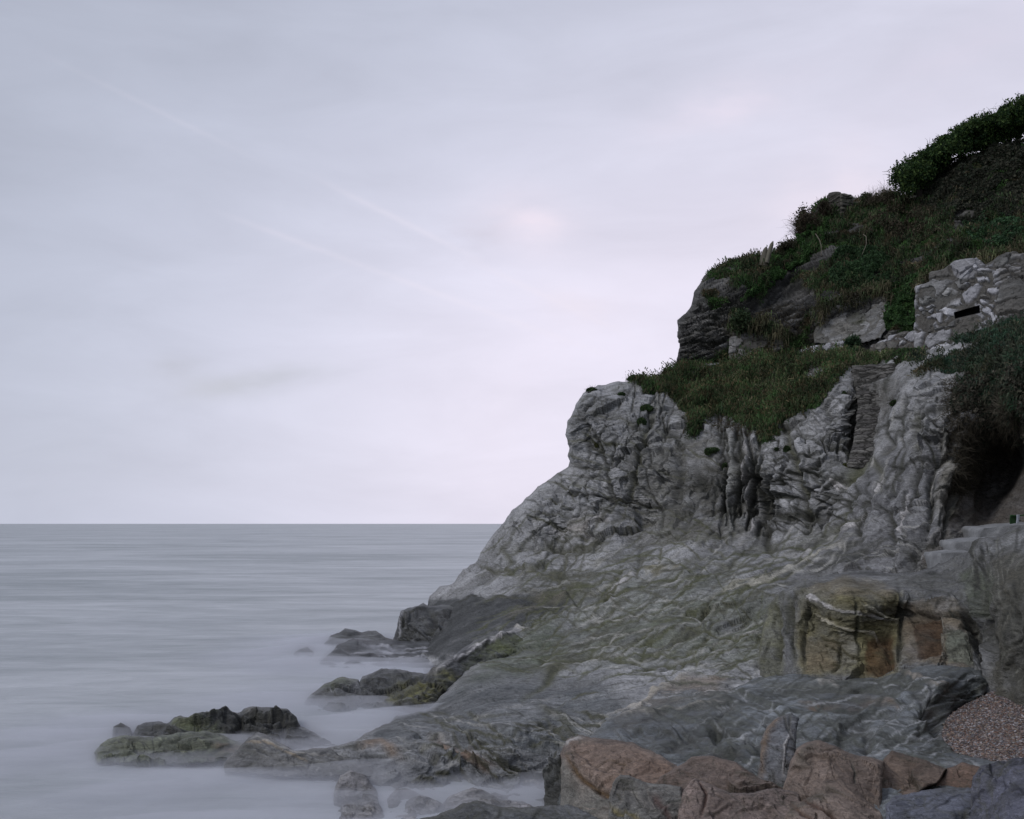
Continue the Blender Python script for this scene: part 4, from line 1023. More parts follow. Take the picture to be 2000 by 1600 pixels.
rock('sea_rock', [(256, 1440), (270, 1416), (300, 1408), (330, 1412), (340, 1402), (352, 1397), (368, 1404), (382, 1396), (400, 1392), (440, 1387), (468, 1392), (476, 1384), (495, 1379), (520, 1381), (560, 1386), (578, 1400), (586, 1418), (615, 1432), (640, 1446), (662, 1452), (665, 1475), (560, 1485), (400, 1470), (290, 1460)],
     [(270, 1435, 28.3), (300, 1412, 28.9), (352, 1402, 28.8), (440, 1392, 29.2), (500, 1384, 29.3), (560, 1390, 29.2), (620, 1440, 28.3), (560, 1470, 27.2), (400, 1460, 27.4), (300, 1450, 27.8), (480, 1430, 28.3)],
     'craggy black rock reef crusted with weed and barnacles', 108, auto=1.6, rock=dict(SEAR, k=.7, facet=.9, ax=.3, block=.08, flow=.2, strata=.9), group='wet rocks of the reef', edge=(10, .7), step=1.5,
     zones=[([(330, 1400), (420, 1405), (440, 1435), (350, 1438), (335, 1425)], 10, (.14, .155, .08), .7, 1.0),
            ([(480, 1382), (570, 1385), (570, 1398), (480, 1398)], 6, (.20, .19, .165), .6, 1.2)],
     strokes=auto_strokes(270, 1395, 640, 1460, 60, -3, 9, (30, 120), (2.5, 4.5), .22, 's', DK, .35, 63) +
             [([(552, 1405), (556, 1440), (550, 1465)], 5, -.3, 'g', DK, .6), ([(470, 1395), (465, 1430), (455, 1445)], 7, -.35, 'g', DK, .6), ([(380, 1400), (440, 1398), (470, 1396)], 3, .06, 'v', (.3, .29, .26), .5),
              ([(590, 1420), (630, 1440), (650, 1452)], 4, .07, 'v', (.3, .29, .2), .5)])
rock('sea_rock', [(183, 1470), (200, 1450), (215, 1440), (245, 1436), (300, 1440), (345, 1432), (400, 1428), (425, 1433), (450, 1443), (488, 1455), (486, 1480), (440, 1492), (330, 1498), (190, 1492)],
     [(190, 1480, 25.6), (215, 1445, 26.6), (300, 1444, 26.4), (400, 1434, 26.7), (470, 1455, 26.7), (470, 1485, 25.4), (330, 1490, 25.2), (220, 1488, 25.4)],
     'olive grey smooth ledge lying in front of the black reef', 109, auto=1.6, rock=dict(SEAR, k=.6), group='wet rocks of the reef', edge=(12, .6), base=((.115, .13, .09), (.19, .20, .14)),
     zones=[([(390, 1455), (470, 1455), (470, 1480), (380, 1482)], 6, (.22, .13, .07), .6, 1.2)],
     strokes=auto_strokes(210, 1440, 470, 1480, 24, -12, 14, (30, 110), (2.5, 4), .1, 's', DK, .3, 64))
rock('sea_rock', [(436, 1492), (460, 1468), (486, 1440), (505, 1430), (520, 1434), (545, 1450), (575, 1466), (610, 1462), (660, 1460), (720, 1464), (740, 1520), (560, 1520), (440, 1510)],
     [(450, 1490, 24.7), (505, 1436, 26.0), (540, 1455, 25.4), (600, 1468, 25.1), (700, 1468, 25.2), (720, 1510, 24.0), (560, 1510, 24.0)],
     'smooth tilted fin of grey rock with tan and cream bands', 110, group='wet rocks of the reef', edge=(10, .5), base=((.16, .16, .16), (.25, .245, .235)),
     rock=dict(SEAR, k=.35, flow=.5, block=.05, facet=.5, lam=.6),
     strokes=[([(480, 1450), (520, 1450), (560, 1475), (600, 1490)], 4, .05, 'v', (.34, .27, .18), .7), ([(500, 1438), (540, 1460), (590, 1475), (640, 1472)], 3, .04, 'v', (.38, .36, .32), .7), ([(470, 1462), (500, 1462), (540, 1485)], 4, -.08, 'g', DK, .5)])
for i, (pl, ct, lb) in enumerate([
    ([(640, 1600), (652, 1545), (664, 1516), (685, 1504), (712, 1512), (735, 1540), (748, 1600), (740, 1640), (650, 1640)], [(660, 1600, 21.2), (685, 1510, 23.2), (720, 1525, 22.8), (735, 1600, 21.2)], 'pale crusted boulder top rising out of the mist nearest the left'),
    ([(742, 1620), (755, 1560), (775, 1538), (810, 1545), (850, 1562), (880, 1590), (880, 1640), (750, 1640)], [(755, 1610, 21), (775, 1545, 22.4), (830, 1555, 22.2), (870, 1610, 21)], 'barnacled boulder in the middle of the three mist-covered ones'),
    ([(850, 1600), (862, 1568), (885, 1552), (925, 1538), (950, 1545), (975, 1560), (1020, 1566), (1050, 1580), (1060, 1630), (860, 1630)], [(865, 1600, 21), (925, 1546, 22), (970, 1562, 21.6), (1040, 1585, 21.2), (1000, 1620, 20.3)], 'white-crusted ledge in the mist next to the brown slabs')]):
    rock('sea_rock', pl, ct, lb, 111+i, group='pale boulders in the mist', edge=(14, .6), base=((.17, .165, .165), (.34, .325, .33)))

# ---- slabs at the bottom of the picture
SLABR = dict(facet=1.5, k=.38, n=(.5, -.5, 1.), fold=.25, ar=.15, strata=.55, ledge=.5, block=.16, crack=.07, warp=.7, flow=.25, line=.3, linecol=(.10, .07, .05), bs=1.1, tone=.8)
BR = ((.165, .127, .105), (.25, .20, .168)); PURP = ((.095, .105, .14), (.155, .165, .21))
def slab(poly, ctrl, label, seed, base=BR, **kw):
    return rock('rock_slab', poly, ctrl, label, seed, cat='rock slab', group='rock slabs at the foot of the platform', rock=kw.pop('rock', SLABR), base=base,
                edge=kw.pop('edge', (6, .16)), auto=kw.pop('auto', .22), mat=M_SLAB, step=kw.pop('step', 2.0), thick=.08, **kw)
slab([(1066, 1590), (1070, 1515), (1082, 1484), (1106, 1468), (1125, 1500), (1120, 1600)], [(1070, 1580, 20.6), (1085, 1490, 21.4), (1110, 1500, 21), (1115, 1590, 20.2)],
     'dark speckled upright rock at the left foot of the big orange brown slab', 120, base=((.07, .072, .07), (.13, .13, .125)), rock=SEAR)
slab([(1092, 1600), (1096, 1540), (1095, 1472), (1108, 1443), (1130, 1437), (1190, 1443), (1235, 1450), (1262, 1463), (1290, 1476), (1330, 1500), (1345, 1530), (1330, 1570), (1260, 1660), (1060, 1660)],
     [(1100, 1560, 20), (1100, 1460, 20.8), (1150, 1445, 20.9), (1240, 1458, 20.4), (1320, 1500, 19.5), (1200, 1520, 19), (1120, 1520, 19.8), (1180, 1590, 18.3), (1290, 1570, 18.2), (1100, 1640, 18.6), (1250, 1640, 17.3)],
     'big orange brown slab with a rounded pale rim, left-hand end of the row', 121, edge=(14, .35),
     zones=[([(1110, 1450), (1230, 1455), (1330, 1505), (1320, 1550), (1230, 1560), (1150, 1520)], 10, (.235, .165, .125), .65, .6),
            ([(1096, 1480), (1150, 1540), (1220, 1570), (1250, 1640), (1080, 1640)], 9, (.19, .185, .165), .8, .4)],
     strokes=[([(1104, 1475), (1125, 1510), (1160, 1540), (1200, 1555), (1250, 1560)], 5, -.12, 'g', (.14, .09, .045), .6), ([(1100, 1455), (1112, 1444), (1140, 1440)], 5, .05, 'v', (.42, .40, .38), .7),
              ([(1160, 1500), (1190, 1485), (1220, 1490), (1215, 1520)], 2, -.05, 'g', (.12, .085, .05), .4)] + auto_strokes(1110, 1450, 1320, 1560, 22, 8, 18, (30, 110), (2, 4), .05, 's', None, 0, 65))
slab([(1268, 1560), (1290, 1520), (1330, 1492), (1352, 1480), (1385, 1474), (1440, 1490), (1482, 1520), (1540, 1545), (1545, 1600), (1280, 1600)],
     [(1280, 1550, 18.4), (1340, 1490, 18.9), (1385, 1480, 19), (1440, 1495, 18.7), (1520, 1545, 17.9), (1400, 1560, 17.8)],
     'reddish brown ridge of rock behind the pale slab with the yellow edge', 122, base=((.145, .112, .095), (.215, .168, .142)))
slab([(1188, 1660), (1189, 1565), (1196, 1530), (1212, 1512), (1235, 1516), (1262, 1530), (1330, 1536), (1345, 1580), (1340, 1680), (1188, 1680)],
     [(1192, 1560, 17), (1215, 1520, 17.4), (1260, 1535, 17.3), (1330, 1545, 17.4), (1330, 1640, 16.2), (1200, 1640, 15.9)],
     'pale grey slab with a yellow stained lower edge', 123, base=((.17, .168, .155), (.235, .23, .215)), edge=(8, .2),
     strokes=[([(1190, 1575), (1215, 1590), (1260, 1612)], 6, -.05, 'g', (.22, .185, .08), .5), ([(1275, 1550), (1300, 1575), (1310, 1600)], 7, -.03, 'g', (.12, .07, .06), .5)])
slab([(1322, 1670), (1326, 1580), (1336, 1545), (1358, 1520), (1392, 1534), (1425, 1550), (1470, 1548), (1510, 1540), (1560, 1545), (1580, 1680), (1322, 1680)],
     [(1330, 1570, 16.9), (1360, 1526, 17.2), (1430, 1552, 16.9), (1540, 1550, 17), (1560, 1650, 15.8), (1340, 1650, 15.9)],
     'pinkish brown slab with a peaked left corner in the middle of the row', 124, base=((.18, .14, .12), (.25, .20, .18)),
     strokes=[([(1362, 1524), (1380, 1560), (1370, 1600)], 3, -.07, 'g', (.1, .06, .05), .6), ([(1420, 1575), (1500, 1570), (1560, 1575)], 3, .05, 's', None, 0)])
slab([(1472, 1545), (1484, 1490), (1488, 1450), (1500, 1416), (1520, 1400), (1545, 1394), (1562, 1402), (1556, 1430), (1552, 1480), (1546, 1530), (1520, 1560)],
     [(1480, 1530, 18.6), (1500, 1420, 19.4), (1550, 1400, 19.5), (1545, 1520, 18.4), (1515, 1470, 18.8)],
     'narrow upright wedge with a rusty left edge and blue grey face', 125, base=((.13, .138, .15), (.22, .225, .24)), edge=(6, .2),
     strokes=[([(1484, 1530), (1494, 1460), (1508, 1415), (1530, 1402)], 7, .05, 'g', (.20, .145, .10), .5), ([(1530, 1520), (1536, 1470), (1545, 1430)], 4, .05, 'v', Q, .6)])
slab([(1522, 1660), (1530, 1540), (1545, 1485), (1556, 1462), (1575, 1449), (1600, 1446), (1635, 1458), (1665, 1474), (1700, 1478), (1726, 1486), (1722, 1540), (1728, 1600), (1735, 1680), (1530, 1680)],
     [(1535, 1550, 17.3), (1570, 1455, 18), (1610, 1452, 18), (1720, 1490, 17.5), (1720, 1580, 16.3), (1640, 1540, 16.7), (1560, 1640, 15.6), (1700, 1650, 15.2)],
     'largest brown slab, tall with a sloping speckled face', 126, edge=(11, .3),
     strokes=[([(1560, 1560), (1620, 1600), (1680, 1650)], 4, -.08, 'g', (.09, .055, .04), .7), ([(1545, 1575), (1600, 1620), (1640, 1660)], 4, -.07, 'g', (.1, .06, .04), .6), ([(1660, 1490), (1672, 1510), (1668, 1530)], 2.5, -.05, 'g', DK, .6)] +
             auto_strokes(1550, 1470, 1710, 1640, 20, -38, 12, (30, 100), (2, 3.5), .04, 's', None, 0, 66))
slab([(1695, 1640), (1702, 1540), (1712, 1505), (1728, 1480), (1742, 1465), (1775, 1475), (1812, 1488), (1848, 1502), (1838, 1525), (1800, 1545), (1780, 1580), (1760, 1680), (1700, 1680)],
     [(1705, 1600, 16.8), (1742, 1472, 18), (1840, 1505, 17.5), (1780, 1550, 16.9), (1740, 1640, 15.8)],
     'smooth rust brown slab with a pointed top near the shingle', 127, base=((.15, .112, .088), (.20, .152, .122)), edge=(8, .22), rock=dict(SLABR, k=.25, flow=.2))
slab([(1775, 1570), (1800, 1545), (1838, 1520), (1850, 1500), (1880, 1488), (1915, 1498), (1925, 1540), (1910, 1580), (1800, 1600)],
     [(1790, 1565, 17), (1850, 1508, 17.6), (1910, 1505, 17.3), (1900, 1570, 16.6)],
     'small rusty sliver of rock wedged against the purple slabs', 128, base=((.15, .10, .075), (.21, .145, .115)), edge=(7, .2))
slab([(1728, 1680), (1730, 1575), (1745, 1556), (1790, 1546), (1860, 1538), (1900, 1540), (1935, 1560), (1965, 1600), (1970, 1680)],
     [(1735, 1570, 15.8), (1800, 1552, 16.2), (1900, 1550, 16.2), (1950, 1610, 15.2), (1800, 1650, 14.4)],
     'purple grey slab with pale wavy creases along the bottom edge', 129, base=PURP, edge=(9, .25), rock=dict(PLAT, fold=.5))
slab([(1885, 1620), (1896, 1560), (1900, 1515), (1915, 1497), (1945, 1490), (1990, 1486), (2060, 1480), (2120, 1500), (2150, 1700), (1920, 1700)],
     [(1900, 1580, 15.6), (1915, 1505, 16.2), (2000, 1495, 16), (2080, 1500, 15.4), (2000, 1600, 14.2), (2100, 1660, 13), (1940, 1650, 14)],
     'dark purple slab filling the bottom right corner', 130, base=((.07, .073, .10), (.125, .128, .16)), edge=(10, .3), rock=dict(PLAT, fold=.6),
     strokes=auto_strokes(1910, 1500, 2000, 1600, 12, 70, 20, (40, 100), (3, 5), .1, 's', None, 0, 67))
slab([(800, 1680), (808, 1602), (850, 1592), (882, 1582), (905, 1570), (928, 1563), (955, 1570), (985, 1577), (1040, 1576), (1110, 1571), (1135, 1582), (1165, 1592), (1190, 1612), (1200, 1680)],
     [(830, 1600, 18.3), (925, 1570, 18.8), (1000, 1584, 18.4), (1110, 1578, 18.5), (1180, 1612, 17.8), (1000, 1670, 16.8)],
     'dark grey rock back just showing at the bottom edge below the mist', 131, base=((.10, .105, .11), (.17, .172, .175)), edge=(8, .25), rock=dict(PLAT, flow=.6))

# ================================================================== WALLS AND CONCRETE
def wall(name, poly, ctrl, label, seed, mas, cat='stone wall', step=1.1, ragged=2.0, **kw):
    o, d = relief(name, poly, ctrl, step=step, edge=kw.pop('edge', (4, .15)), ragged=ragged, seed=seed, masonry=mas,
                  mat=kw.pop('mat', M_WALL), skirt=5, thick=kw.pop('thick', .12), **kw)
    tag(o, label, cat); return o, d
def flush(pts, off):
    d = UD; r = []
    for px, py in pts:
        i = np.unravel_index(np.argmin((d['x']-px)**2+(d['y']-py)**2), d['x'].shape); r.append((px, py, float(d['D'][i])-off))
    return r
WHITE = [(.30, .30, .31), (.42, .42, .44), (.36, .36, .38), (.17, .17, .165), (.13, .125, .115), (.44, .44, .46)]
wall('lookout_wall', [(1790, 690), (1788, 640), (1790, 560), (1815, 552), (1816, 532), (1842, 526), (1862, 512), (1905, 506), (1925, 518), (1945, 505), (1965, 494), (2000, 496), (2340, 490), (2340, 660), (2000, 640), (1935, 655), (1900, 672), (1850, 692), (1810, 696)],
     [(1790, 600, 51.2), (1800, 690, 50.2), (1860, 520, 50.4), (1900, 600, 48.6), (1990, 500, 48.6), (1990, 640, 46), (1850, 685, 48.6), (2300, 560, 43), (1815, 545, 51.4)],
     'rough stone lookout wall with a dark slit opening', 201, dict(size=(1.05, .72), depth=.13, gap=.06, mix=True, jag=.3, mortar=(.095, .09, .08), pal=WHITE, dir=(.9, -.43, 0)),
     digs=[([(1864, 611), (1913, 597), (1914, 611), (1866, 622)], 1.0, (.03, .03, .03))],
     zones=[([(1948, 490), (2340, 490), (2340, 660), (1960, 650)], 8, (.10, .095, .085), .75, .4), ([(1862, 512), (1905, 506), (1924, 520), (1900, 540), (1876, 546), (1862, 530)], 3, (.40, .40, .42), .85, .1),
            ([(1940, 505), (1975, 494), (1985, 510), (1950, 522)], 4, (.2, .2, .19), .8, .3),
            ([(1815, 545), (1850, 540), (1870, 570), (1860, 600), (1800, 600)], 8, (.18, .18, .17), .5, .7)])
wall('boundary_wall', [(1700, 694), (1700, 676), (1722, 668), (1740, 656), (1765, 650), (1792, 646), (1794, 692)], [(1700, 690, 52.6), (1745, 660, 52), (1792, 650, 51), (1792, 690, 50.6)],
     'low wall of white stones running from the ledge up to the lookout', 202, dict(size=(.5, .42), depth=.09, gap=.06, mortar=(.10, .09, .08), pal=WHITE, dir=(.9, -.43, 0)))
wall('boundary_wall', [(1560, 698), (1563, 684), (1590, 677), (1625, 670), (1650, 668), (1652, 688), (1600, 697)], [(1562, 692, 55.4), (1650, 672, 53.9), (1650, 690, 53.6), (1600, 690, 54.5)],
     'short length of white stone wall half sunk in the grass ledge', 203, dict(size=(.55, .5), depth=.1, gap=.06, mortar=(.12, .11, .1), pal=WHITE[:3], dir=(.95, -.3, 0)))
wall('rendered_wall', [(1590, 672), (1590, 640), (1598, 618), (1612, 602), (1640, 596), (1662, 592), (1680, 578), (1700, 573), (1724, 574), (1737, 590), (1736, 632), (1722, 660), (1690, 668)],
     flush([(1592, 665), (1610, 605), (1700, 578), (1735, 600), (1725, 655), (1650, 640), (1660, 595)], .45),
     'pale grey lime-rendered wall under the hanging ivy', 204, edge=(2, .05), ragged=3.5, mas=dict(size=(1.7, 1.6), depth=.03, gap=.012, jag=.5, mortar=(.14, .135, .12), pal=[(.26, .26, .27), (.22, .22, .22), (.17, .17, .165)], dir=(.93, -.35, 0)),
     zones=[([(1590, 620), (1660, 600), (1690, 660), (1590, 670)], 14, (.16, .155, .14), .7, 1.6), ([(1655, 610), (1690, 600), (1690, 630), (1665, 632)], 6, (.07, .075, .04), .7, .8)])
wall('ruined_wall', [(1424, 708), (1425, 660), (1426, 640), (1446, 636), (1458, 645), (1470, 652), (1498, 654), (1528, 660), (1530, 680), (1508, 694), (1470, 704), (1450, 708)],
     flush([(1425, 700), (1428, 650), (1450, 645), (1515, 665), (1500, 695), (1450, 704)], .5),
     'broken mortared stone wall end standing on the ledge under the slate', 205, edge=(2, .05), ragged=3, mas=dict(size=(.9, .42), depth=.08, gap=.04, mix=True, mortar=(.14, .13, .11), pal=[(.13, .125, .11), (.17, .165, .15), (.11, .105, .095), (.22, .215, .21)], dir=(.93, -.35, 0)))
wall('drystone_wall', [(1655, 912), (1668, 860), (1676, 800), (1670, 745), (1664, 716), (1700, 712), (1752, 712), (1762, 730), (1745, 790), (1728, 840), (1712, 880), (1700, 915)],
     [(1660, 900, 45.4), (1680, 800, 47.4), (1668, 720, 49.3), (1755, 720, 47.9), (1735, 800, 46.6), (1705, 900, 44.8)],
     'dark drystone infill wall set in a cleft of the pale cliff', 206, dict(size=(.7, .12), depth=.06, gap=.05, tilt=0, jag=.12, mortar=(.035, .034, .03), pal=[(.12, .115, .105), (.10, .095, .088), (.13, .125, .115), (.09, .085, .08)], dir=(.9, -.43, 0)), edge=(2, .1))
t = thing('ruined_tower', (U(1640, 440, 65.5)))
RT = dict(size=(.9, .17), depth=.1, gap=.05, mortar=(.05, .047, .04), pal=[(.15, .14, .115), (.12, .115, .09), (.19, .18, .15), (.10, .095, .08)], dir=(1, 0, 0))
o, _ = relief('tower_side', [(1590, 460), (1602, 425), (1613, 396), (1619, 377), (1632, 375), (1643, 377), (1645, 400), (1646, 460)], [(1595, 450, 67), (1620, 380, 66.6), (1643, 380, 64.8), (1643, 450, 64.8)],
              step=1.1, edge=(4, .2), ragged=1.4, seed=207, masonry=dict(RT, pal=[(.075, .07, .06), (.06, .055, .045), (.09, .085, .07)]), mat=M_WALL, skirt=4, thick=.2); adopt(o, t)  # same masonry as the lit front; its shade is put into the darker palette
o, _ = relief('tower_front', [(1640, 460), (1641, 378), (1650, 378), (1662, 381), (1665, 398), (1664, 460)], [(1642, 384, 64.7), (1664, 384, 65.2), (1642, 450, 64.7), (1664, 450, 65.2)],
              step=1.1, edge=(3, .15), ragged=1.4, seed=208, masonry=RT, mat=M_WALL, skirt=4, thick=.2); adopt(o, t)
o, _ = relief('wall_stub', [(1660, 440), (1661, 397), (1675, 394), (1692, 396), (1702, 402), (1706, 440)], [(1662, 400, 65.8), (1700, 404, 66.2), (1662, 435, 65.8), (1700, 435, 66.2)],
              step=1.3, edge=(3, .15), ragged=1.4, seed=209, masonry=RT, mat=M_WALL, skirt=4, thick=.15); adopt(o, t)
tag(t, 'ruined square stub of layered slate masonry on the skyline', 'ruin')

def prism(name, pts, depth, back, mat, col, bev=.03, seed=0):
    """front outline (pixel, own depth per point) carried straight back: a solid slab"""
    fr = [U(px, py, d) for px, py, d in pts]; n = len(fr)
    import bmesh
    bm = bmesh.new()
    a = [bm.verts.new(p) for p in fr]; b = [bm.verts.new(p+Vector((back[0], back[1], back[2]))) for p in fr]
    bm.faces.new(a); bm.faces.new(b[::-1])
    for i in range(n):
        bm.faces.new((a[i], b[i], b[(i+1) % n], a[(i+1) % n]))
    bmesh.ops.recalc_face_normals(bm, faces=bm.faces)
    bmesh.ops.bevel(bm, geom=list(bm.edges), offset=bev, segments=2, affect='EDGES', profile=.6)
    bmesh.ops.triangulate(bm, faces=bm.faces)
    for _ in range(3):
        es = [e for e in bm.edges if e.calc_length() > .18]
        if es: bmesh.ops.subdivide_edges(bm, edges=es, cuts=1)
        bmesh.ops.triangulate(bm, faces=bm.faces)
    me = bpy.data.meshes.new(name); bm.to_mesh(me); bm.free()
    co = np.zeros(len(me.vertices)*3, np.float32); me.vertices.foreach_get('co', co); co = co.reshape(-1, 3)
    co += .035*v3(noise(co*3, seed), noise(co*3+5, seed), noise(co*3+9, seed)); me.vertices.foreach_set('co', co.ravel())
    a_ = me.color_attributes.new('Col', 'FLOAT_COLOR', 'POINT'); c4 = np.ones((len(co), 4), np.float32)
    c4[:, :3] = np.array(col, np.float32)*(1+.5*fbm(co*2.5, 4, seed))[:, None]; a_.data.foreach_set('color', c4.ravel())
    me.materials.append(mat); me.update()
    o = bpy.data.objects.new(name, me); C.objects.link(o); return o
CC = (.24, .245, .25)
tag(prism('concrete_step', [(1836, 1088, 32.4), (1838, 1082, 32.4), (1862, 1080, 32.3), (1900, 1077, 32.1), (1900, 1130, 32.1), (1840, 1130, 32.3)], 0, (.3, 2.2, .02), M_CONC, CC, .02, 1), 'lowest concrete step, a thin pale tread against the rock', 'step', 'concrete steps beside the cave')
tag(prism('concrete_step', [(1866, 1064, 33.3), (1869, 1058, 33.3), (1930, 1052, 33), (1960, 1050, 32.9), (1960, 1110, 32.9), (1867, 1110, 33.3)], 0, (.3, 2.2, .02), M_CONC, CC, .03, 2), 'middle concrete step with a worn rounded left corner', 'step', 'concrete steps beside the cave')
tag(prism('concrete_step', [(1912, 1054, 34.2), (1914, 1036, 34.2), (1922, 1031, 34.1), (1960, 1027, 34), (2040, 1021, 33.6), (2040, 1085, 33.6), (1912, 1085, 34.2)], 0, (.4, 2.6, .02), M_CONC, CC, .04, 3), 'top concrete step, the largest block with a crack in its face', 'step', 'concrete steps beside the cave')

def tube(name, pts, rad, mat, col, seg=8, parent=None, link=True):
    """tapered tube through world points"""
    P = np.array([list(p) for p in pts], np.float32); n = len(P); r = np.interp(np.linspace(0, 1, n), np.linspace(0, 1, len(rad)), rad)
    V = []; 
    for i in range(n):
        t_ = P[min(i+1, n-1)]-P[max(i-1, 0)]; t_ /= np.linalg.norm(t_)+1e-9
        a = np.cross(t_, (0, 1, .01)); a /= np.linalg.norm(a)+1e-9; b = np.cross(t_, a)
        for k in range(seg):
            q = 2*math.pi*k/seg; V.append(P[i]+r[i]*(math.cos(q)*a+math.sin(q)*b))
    V = np.array(V); f = [[i*seg+k, i*seg+(k+1) % seg, (i+1)*seg+(k+1) % seg, (i+1)*seg+k] for i in range(n-1) for k in range(seg)]
    # pinch the end
    if not link:
        return V, np.array(f)
    o = mesh_obj(name, V, f, mat, np.tile(np.array(col, np.float32), (len(V), 1))*(1+.3*noise(V*8, 3))[:, None], parent=parent)
    return o
def curve_pts(px, n=10):
    """smooth points through (px,py,depth) triples"""
    a = np.array(px, np.float32); t = np.linspace(0, len(a)-1, n)
    return [U(*[float(np.interp(s, range(len(a)), a[:, j])) for j in range(3)]) for s in t]
# weathered stumps on the skyline
tag(tube('dead_stump', curve_pts([(1490, 520, 62.6), (1493, 500, 62.6), (1495, 488, 62.6), (1497, 482, 62.6)], 8), [.24, .20, .16, .10, .03], M_WOOD, (.12, .11, .085)), 'stout blunt dead stump on the grassy skyline', 'stump')
tag(tube('dead_stump', curve_pts([(1497, 514, 62.4), (1501, 500, 62.4), (1504, 488, 62.4), (1507, 479, 62.4), (1510, 471, 62.4)], 10), [.13, .11, .13, .10, .10, .02], M_WOOD, (.14, .13, .10)), 'thinner slanting dead stake next to the blunt stump', 'stump')
# post and green gate above the steps
t = thing('garden_gate', U(1985, 1026, 35.2))
o = prism('gate_panel', [(1974, 1008, 35.2), (1986, 1007, 35.2), (1986, 1025, 35.2), (1974, 1026, 35.2)], 0, (0, .05, 0), M_CONC, (.022, .055, .02), .004, 5); adopt(o, t)
o = prism('gate_rail', [(1974, 1006.5, 35.15), (2030, 1002.5, 35.1), (2030, 1004.5, 35.1), (1974, 1008.5, 35.15)], 0, (0, .05, 0), M_CONC, (.03, .09, .03), .004, 6); adopt(o, t)
tag(t, 'small bright green gate or panel with a thin rail above the top step', 'gate')
tag(prism('marker_post', [(1986, 1005, 35), (1991, 1005, 35), (1990.5, 1025, 35), (1986.5, 1025, 35)], 0, (0, .07, 0), M_CONC, (.30, .32, .36), .006, 7), 'short pale post standing on the top concrete step', 'post')

# ================================================================== PLANTS
def field_pick(Dt, n, rng, mask=None, poly=None, thr=.45):
    m = (Dt['sd'] > -3) & (Dt['gm'] > thr) if mask is None else mask
    if poly is not None:
        m = m & inside(Dt['x'], Dt['y'], poly)
    m = m[:-1, :-1]
    ids = np.flatnonzero(m.ravel()); 
    if len(ids) == 0: return np.zeros((0, 3)), np.zeros((0, 3))
    pk = rng.choice(ids, n); i, j = np.unravel_index(pk, m.shape)
    u = rng.rand(n, 1); v_ = rng.rand(n, 1); V = Dt['V']
    P = V[i, j]*(1-u)*(1-v_)+V[i, j+1]*u*(1-v_)+V[i+1, j]*(1-u)*v_+V[i+1, j+1]*u*v_
    return P, Dt['N'][i, j]
def unit(a):
    return a/(np.linalg.norm(a, axis=-1, keepdims=True)+1e-9)
def grass_mesh(name, P, N, rng, L=(.15, .4), w=.022, up=.45, out=.5, droop=.35, rnd=.45, cols=None, freq=.6, wind=(-.1, -.1, 0)):
    n = len(P); P = P.astype(np.float32)
    clump = .5+.5*np.clip(noise(P*1.6, 5)*1.6, -1, 1)
    d = unit(N*out+np.array([0, 0, up])+rnd*rng.normal(size=(n, 3))+.5*v3(noise(P*1.1, 1), noise(P*1.1, 2), 0*P[:, 0])+np.array(wind))
    l = (L[0]+(L[1]-L[0])*rng.rand(n)*clump)[:, None]
    sdv = unit(np.cross(d, rng.normal(size=(n, 3))))*w*(.6+.8*rng.rand(n, 1))
    mid = P+d*l*.55+np.array([0, 0, -1])*l*droop*.12; tip = P+d*l*.9+np.array([0, 0, -1])*l*droop
    V = np.stack([P-sdv-N*.03, P+sdv-N*.03, mid-sdv*.7, mid+sdv*.7, tip], 1).reshape(-1, 3)
    b = np.arange(n)[:, None]*5
    f = np.concatenate([b+[0, 1, 2], b+[1, 3, 2], b+[2, 3, 4]], 0)
    cols = np.array(cols, np.float32); k = np.clip(.5+.9*fbm(P*freq, 3, 31), 0, .999)
    k2 = np.clip(k+.10*rng.normal(size=n), 0, .999)*(len(cols)-1)
    i0 = k2.astype(int); t_ = (k2-i0)[:, None]
    c = (cols[i0]*(1-t_)+cols[np.minimum(i0+1, len(cols)-1)]*t_)*(.6+.8*rng.rand(n, 1))*np.clip(1.25+1.1*fbm(P*.9, 3, 77), .5, 2.2)[:, None]
    return mesh_obj(name, V, f, M_GRASS, np.repeat(c, 5, 0), smooth=False)
def leaf_geo(P, rng, size, cols, nrm=None, flat=.5):
    n = len(P); a = rng.normal(size=(n, 3))
    nn = unit(a if nrm is None else nrm*flat+a*(1-flat))
    t_ = unit(np.cross(nn, rng.normal(size=(n, 3)))); b = np.cross(nn, t_)
    s = (size*(.55+.9*rng.rand(n)))[:, None]
    V = np.stack([P-t_*s, P-b*s*.55+nn*s*.15, P+t_*s, P+b*s*.55+nn*s*.15], 1).reshape(-1, 3)
    f = np.arange(n)[:, None]*4+np.array([0, 1, 2, 3])
    cols = np.array(cols, np.float32)*1.7
    c = cols[rng.randint(len(cols), size=n)]*(.55+.9*rng.rand(n, 1))
    return V, f, np.repeat(c, 4, 0)
def leaves(name, P, rng, size, cols, nrm=None, flat=.5, parent=None):
    V, f, c = leaf_geo(P, rng, size, cols, nrm, flat)
    return mesh_obj(name, V, f, M_LEAF, c, smooth=False, parent=parent)
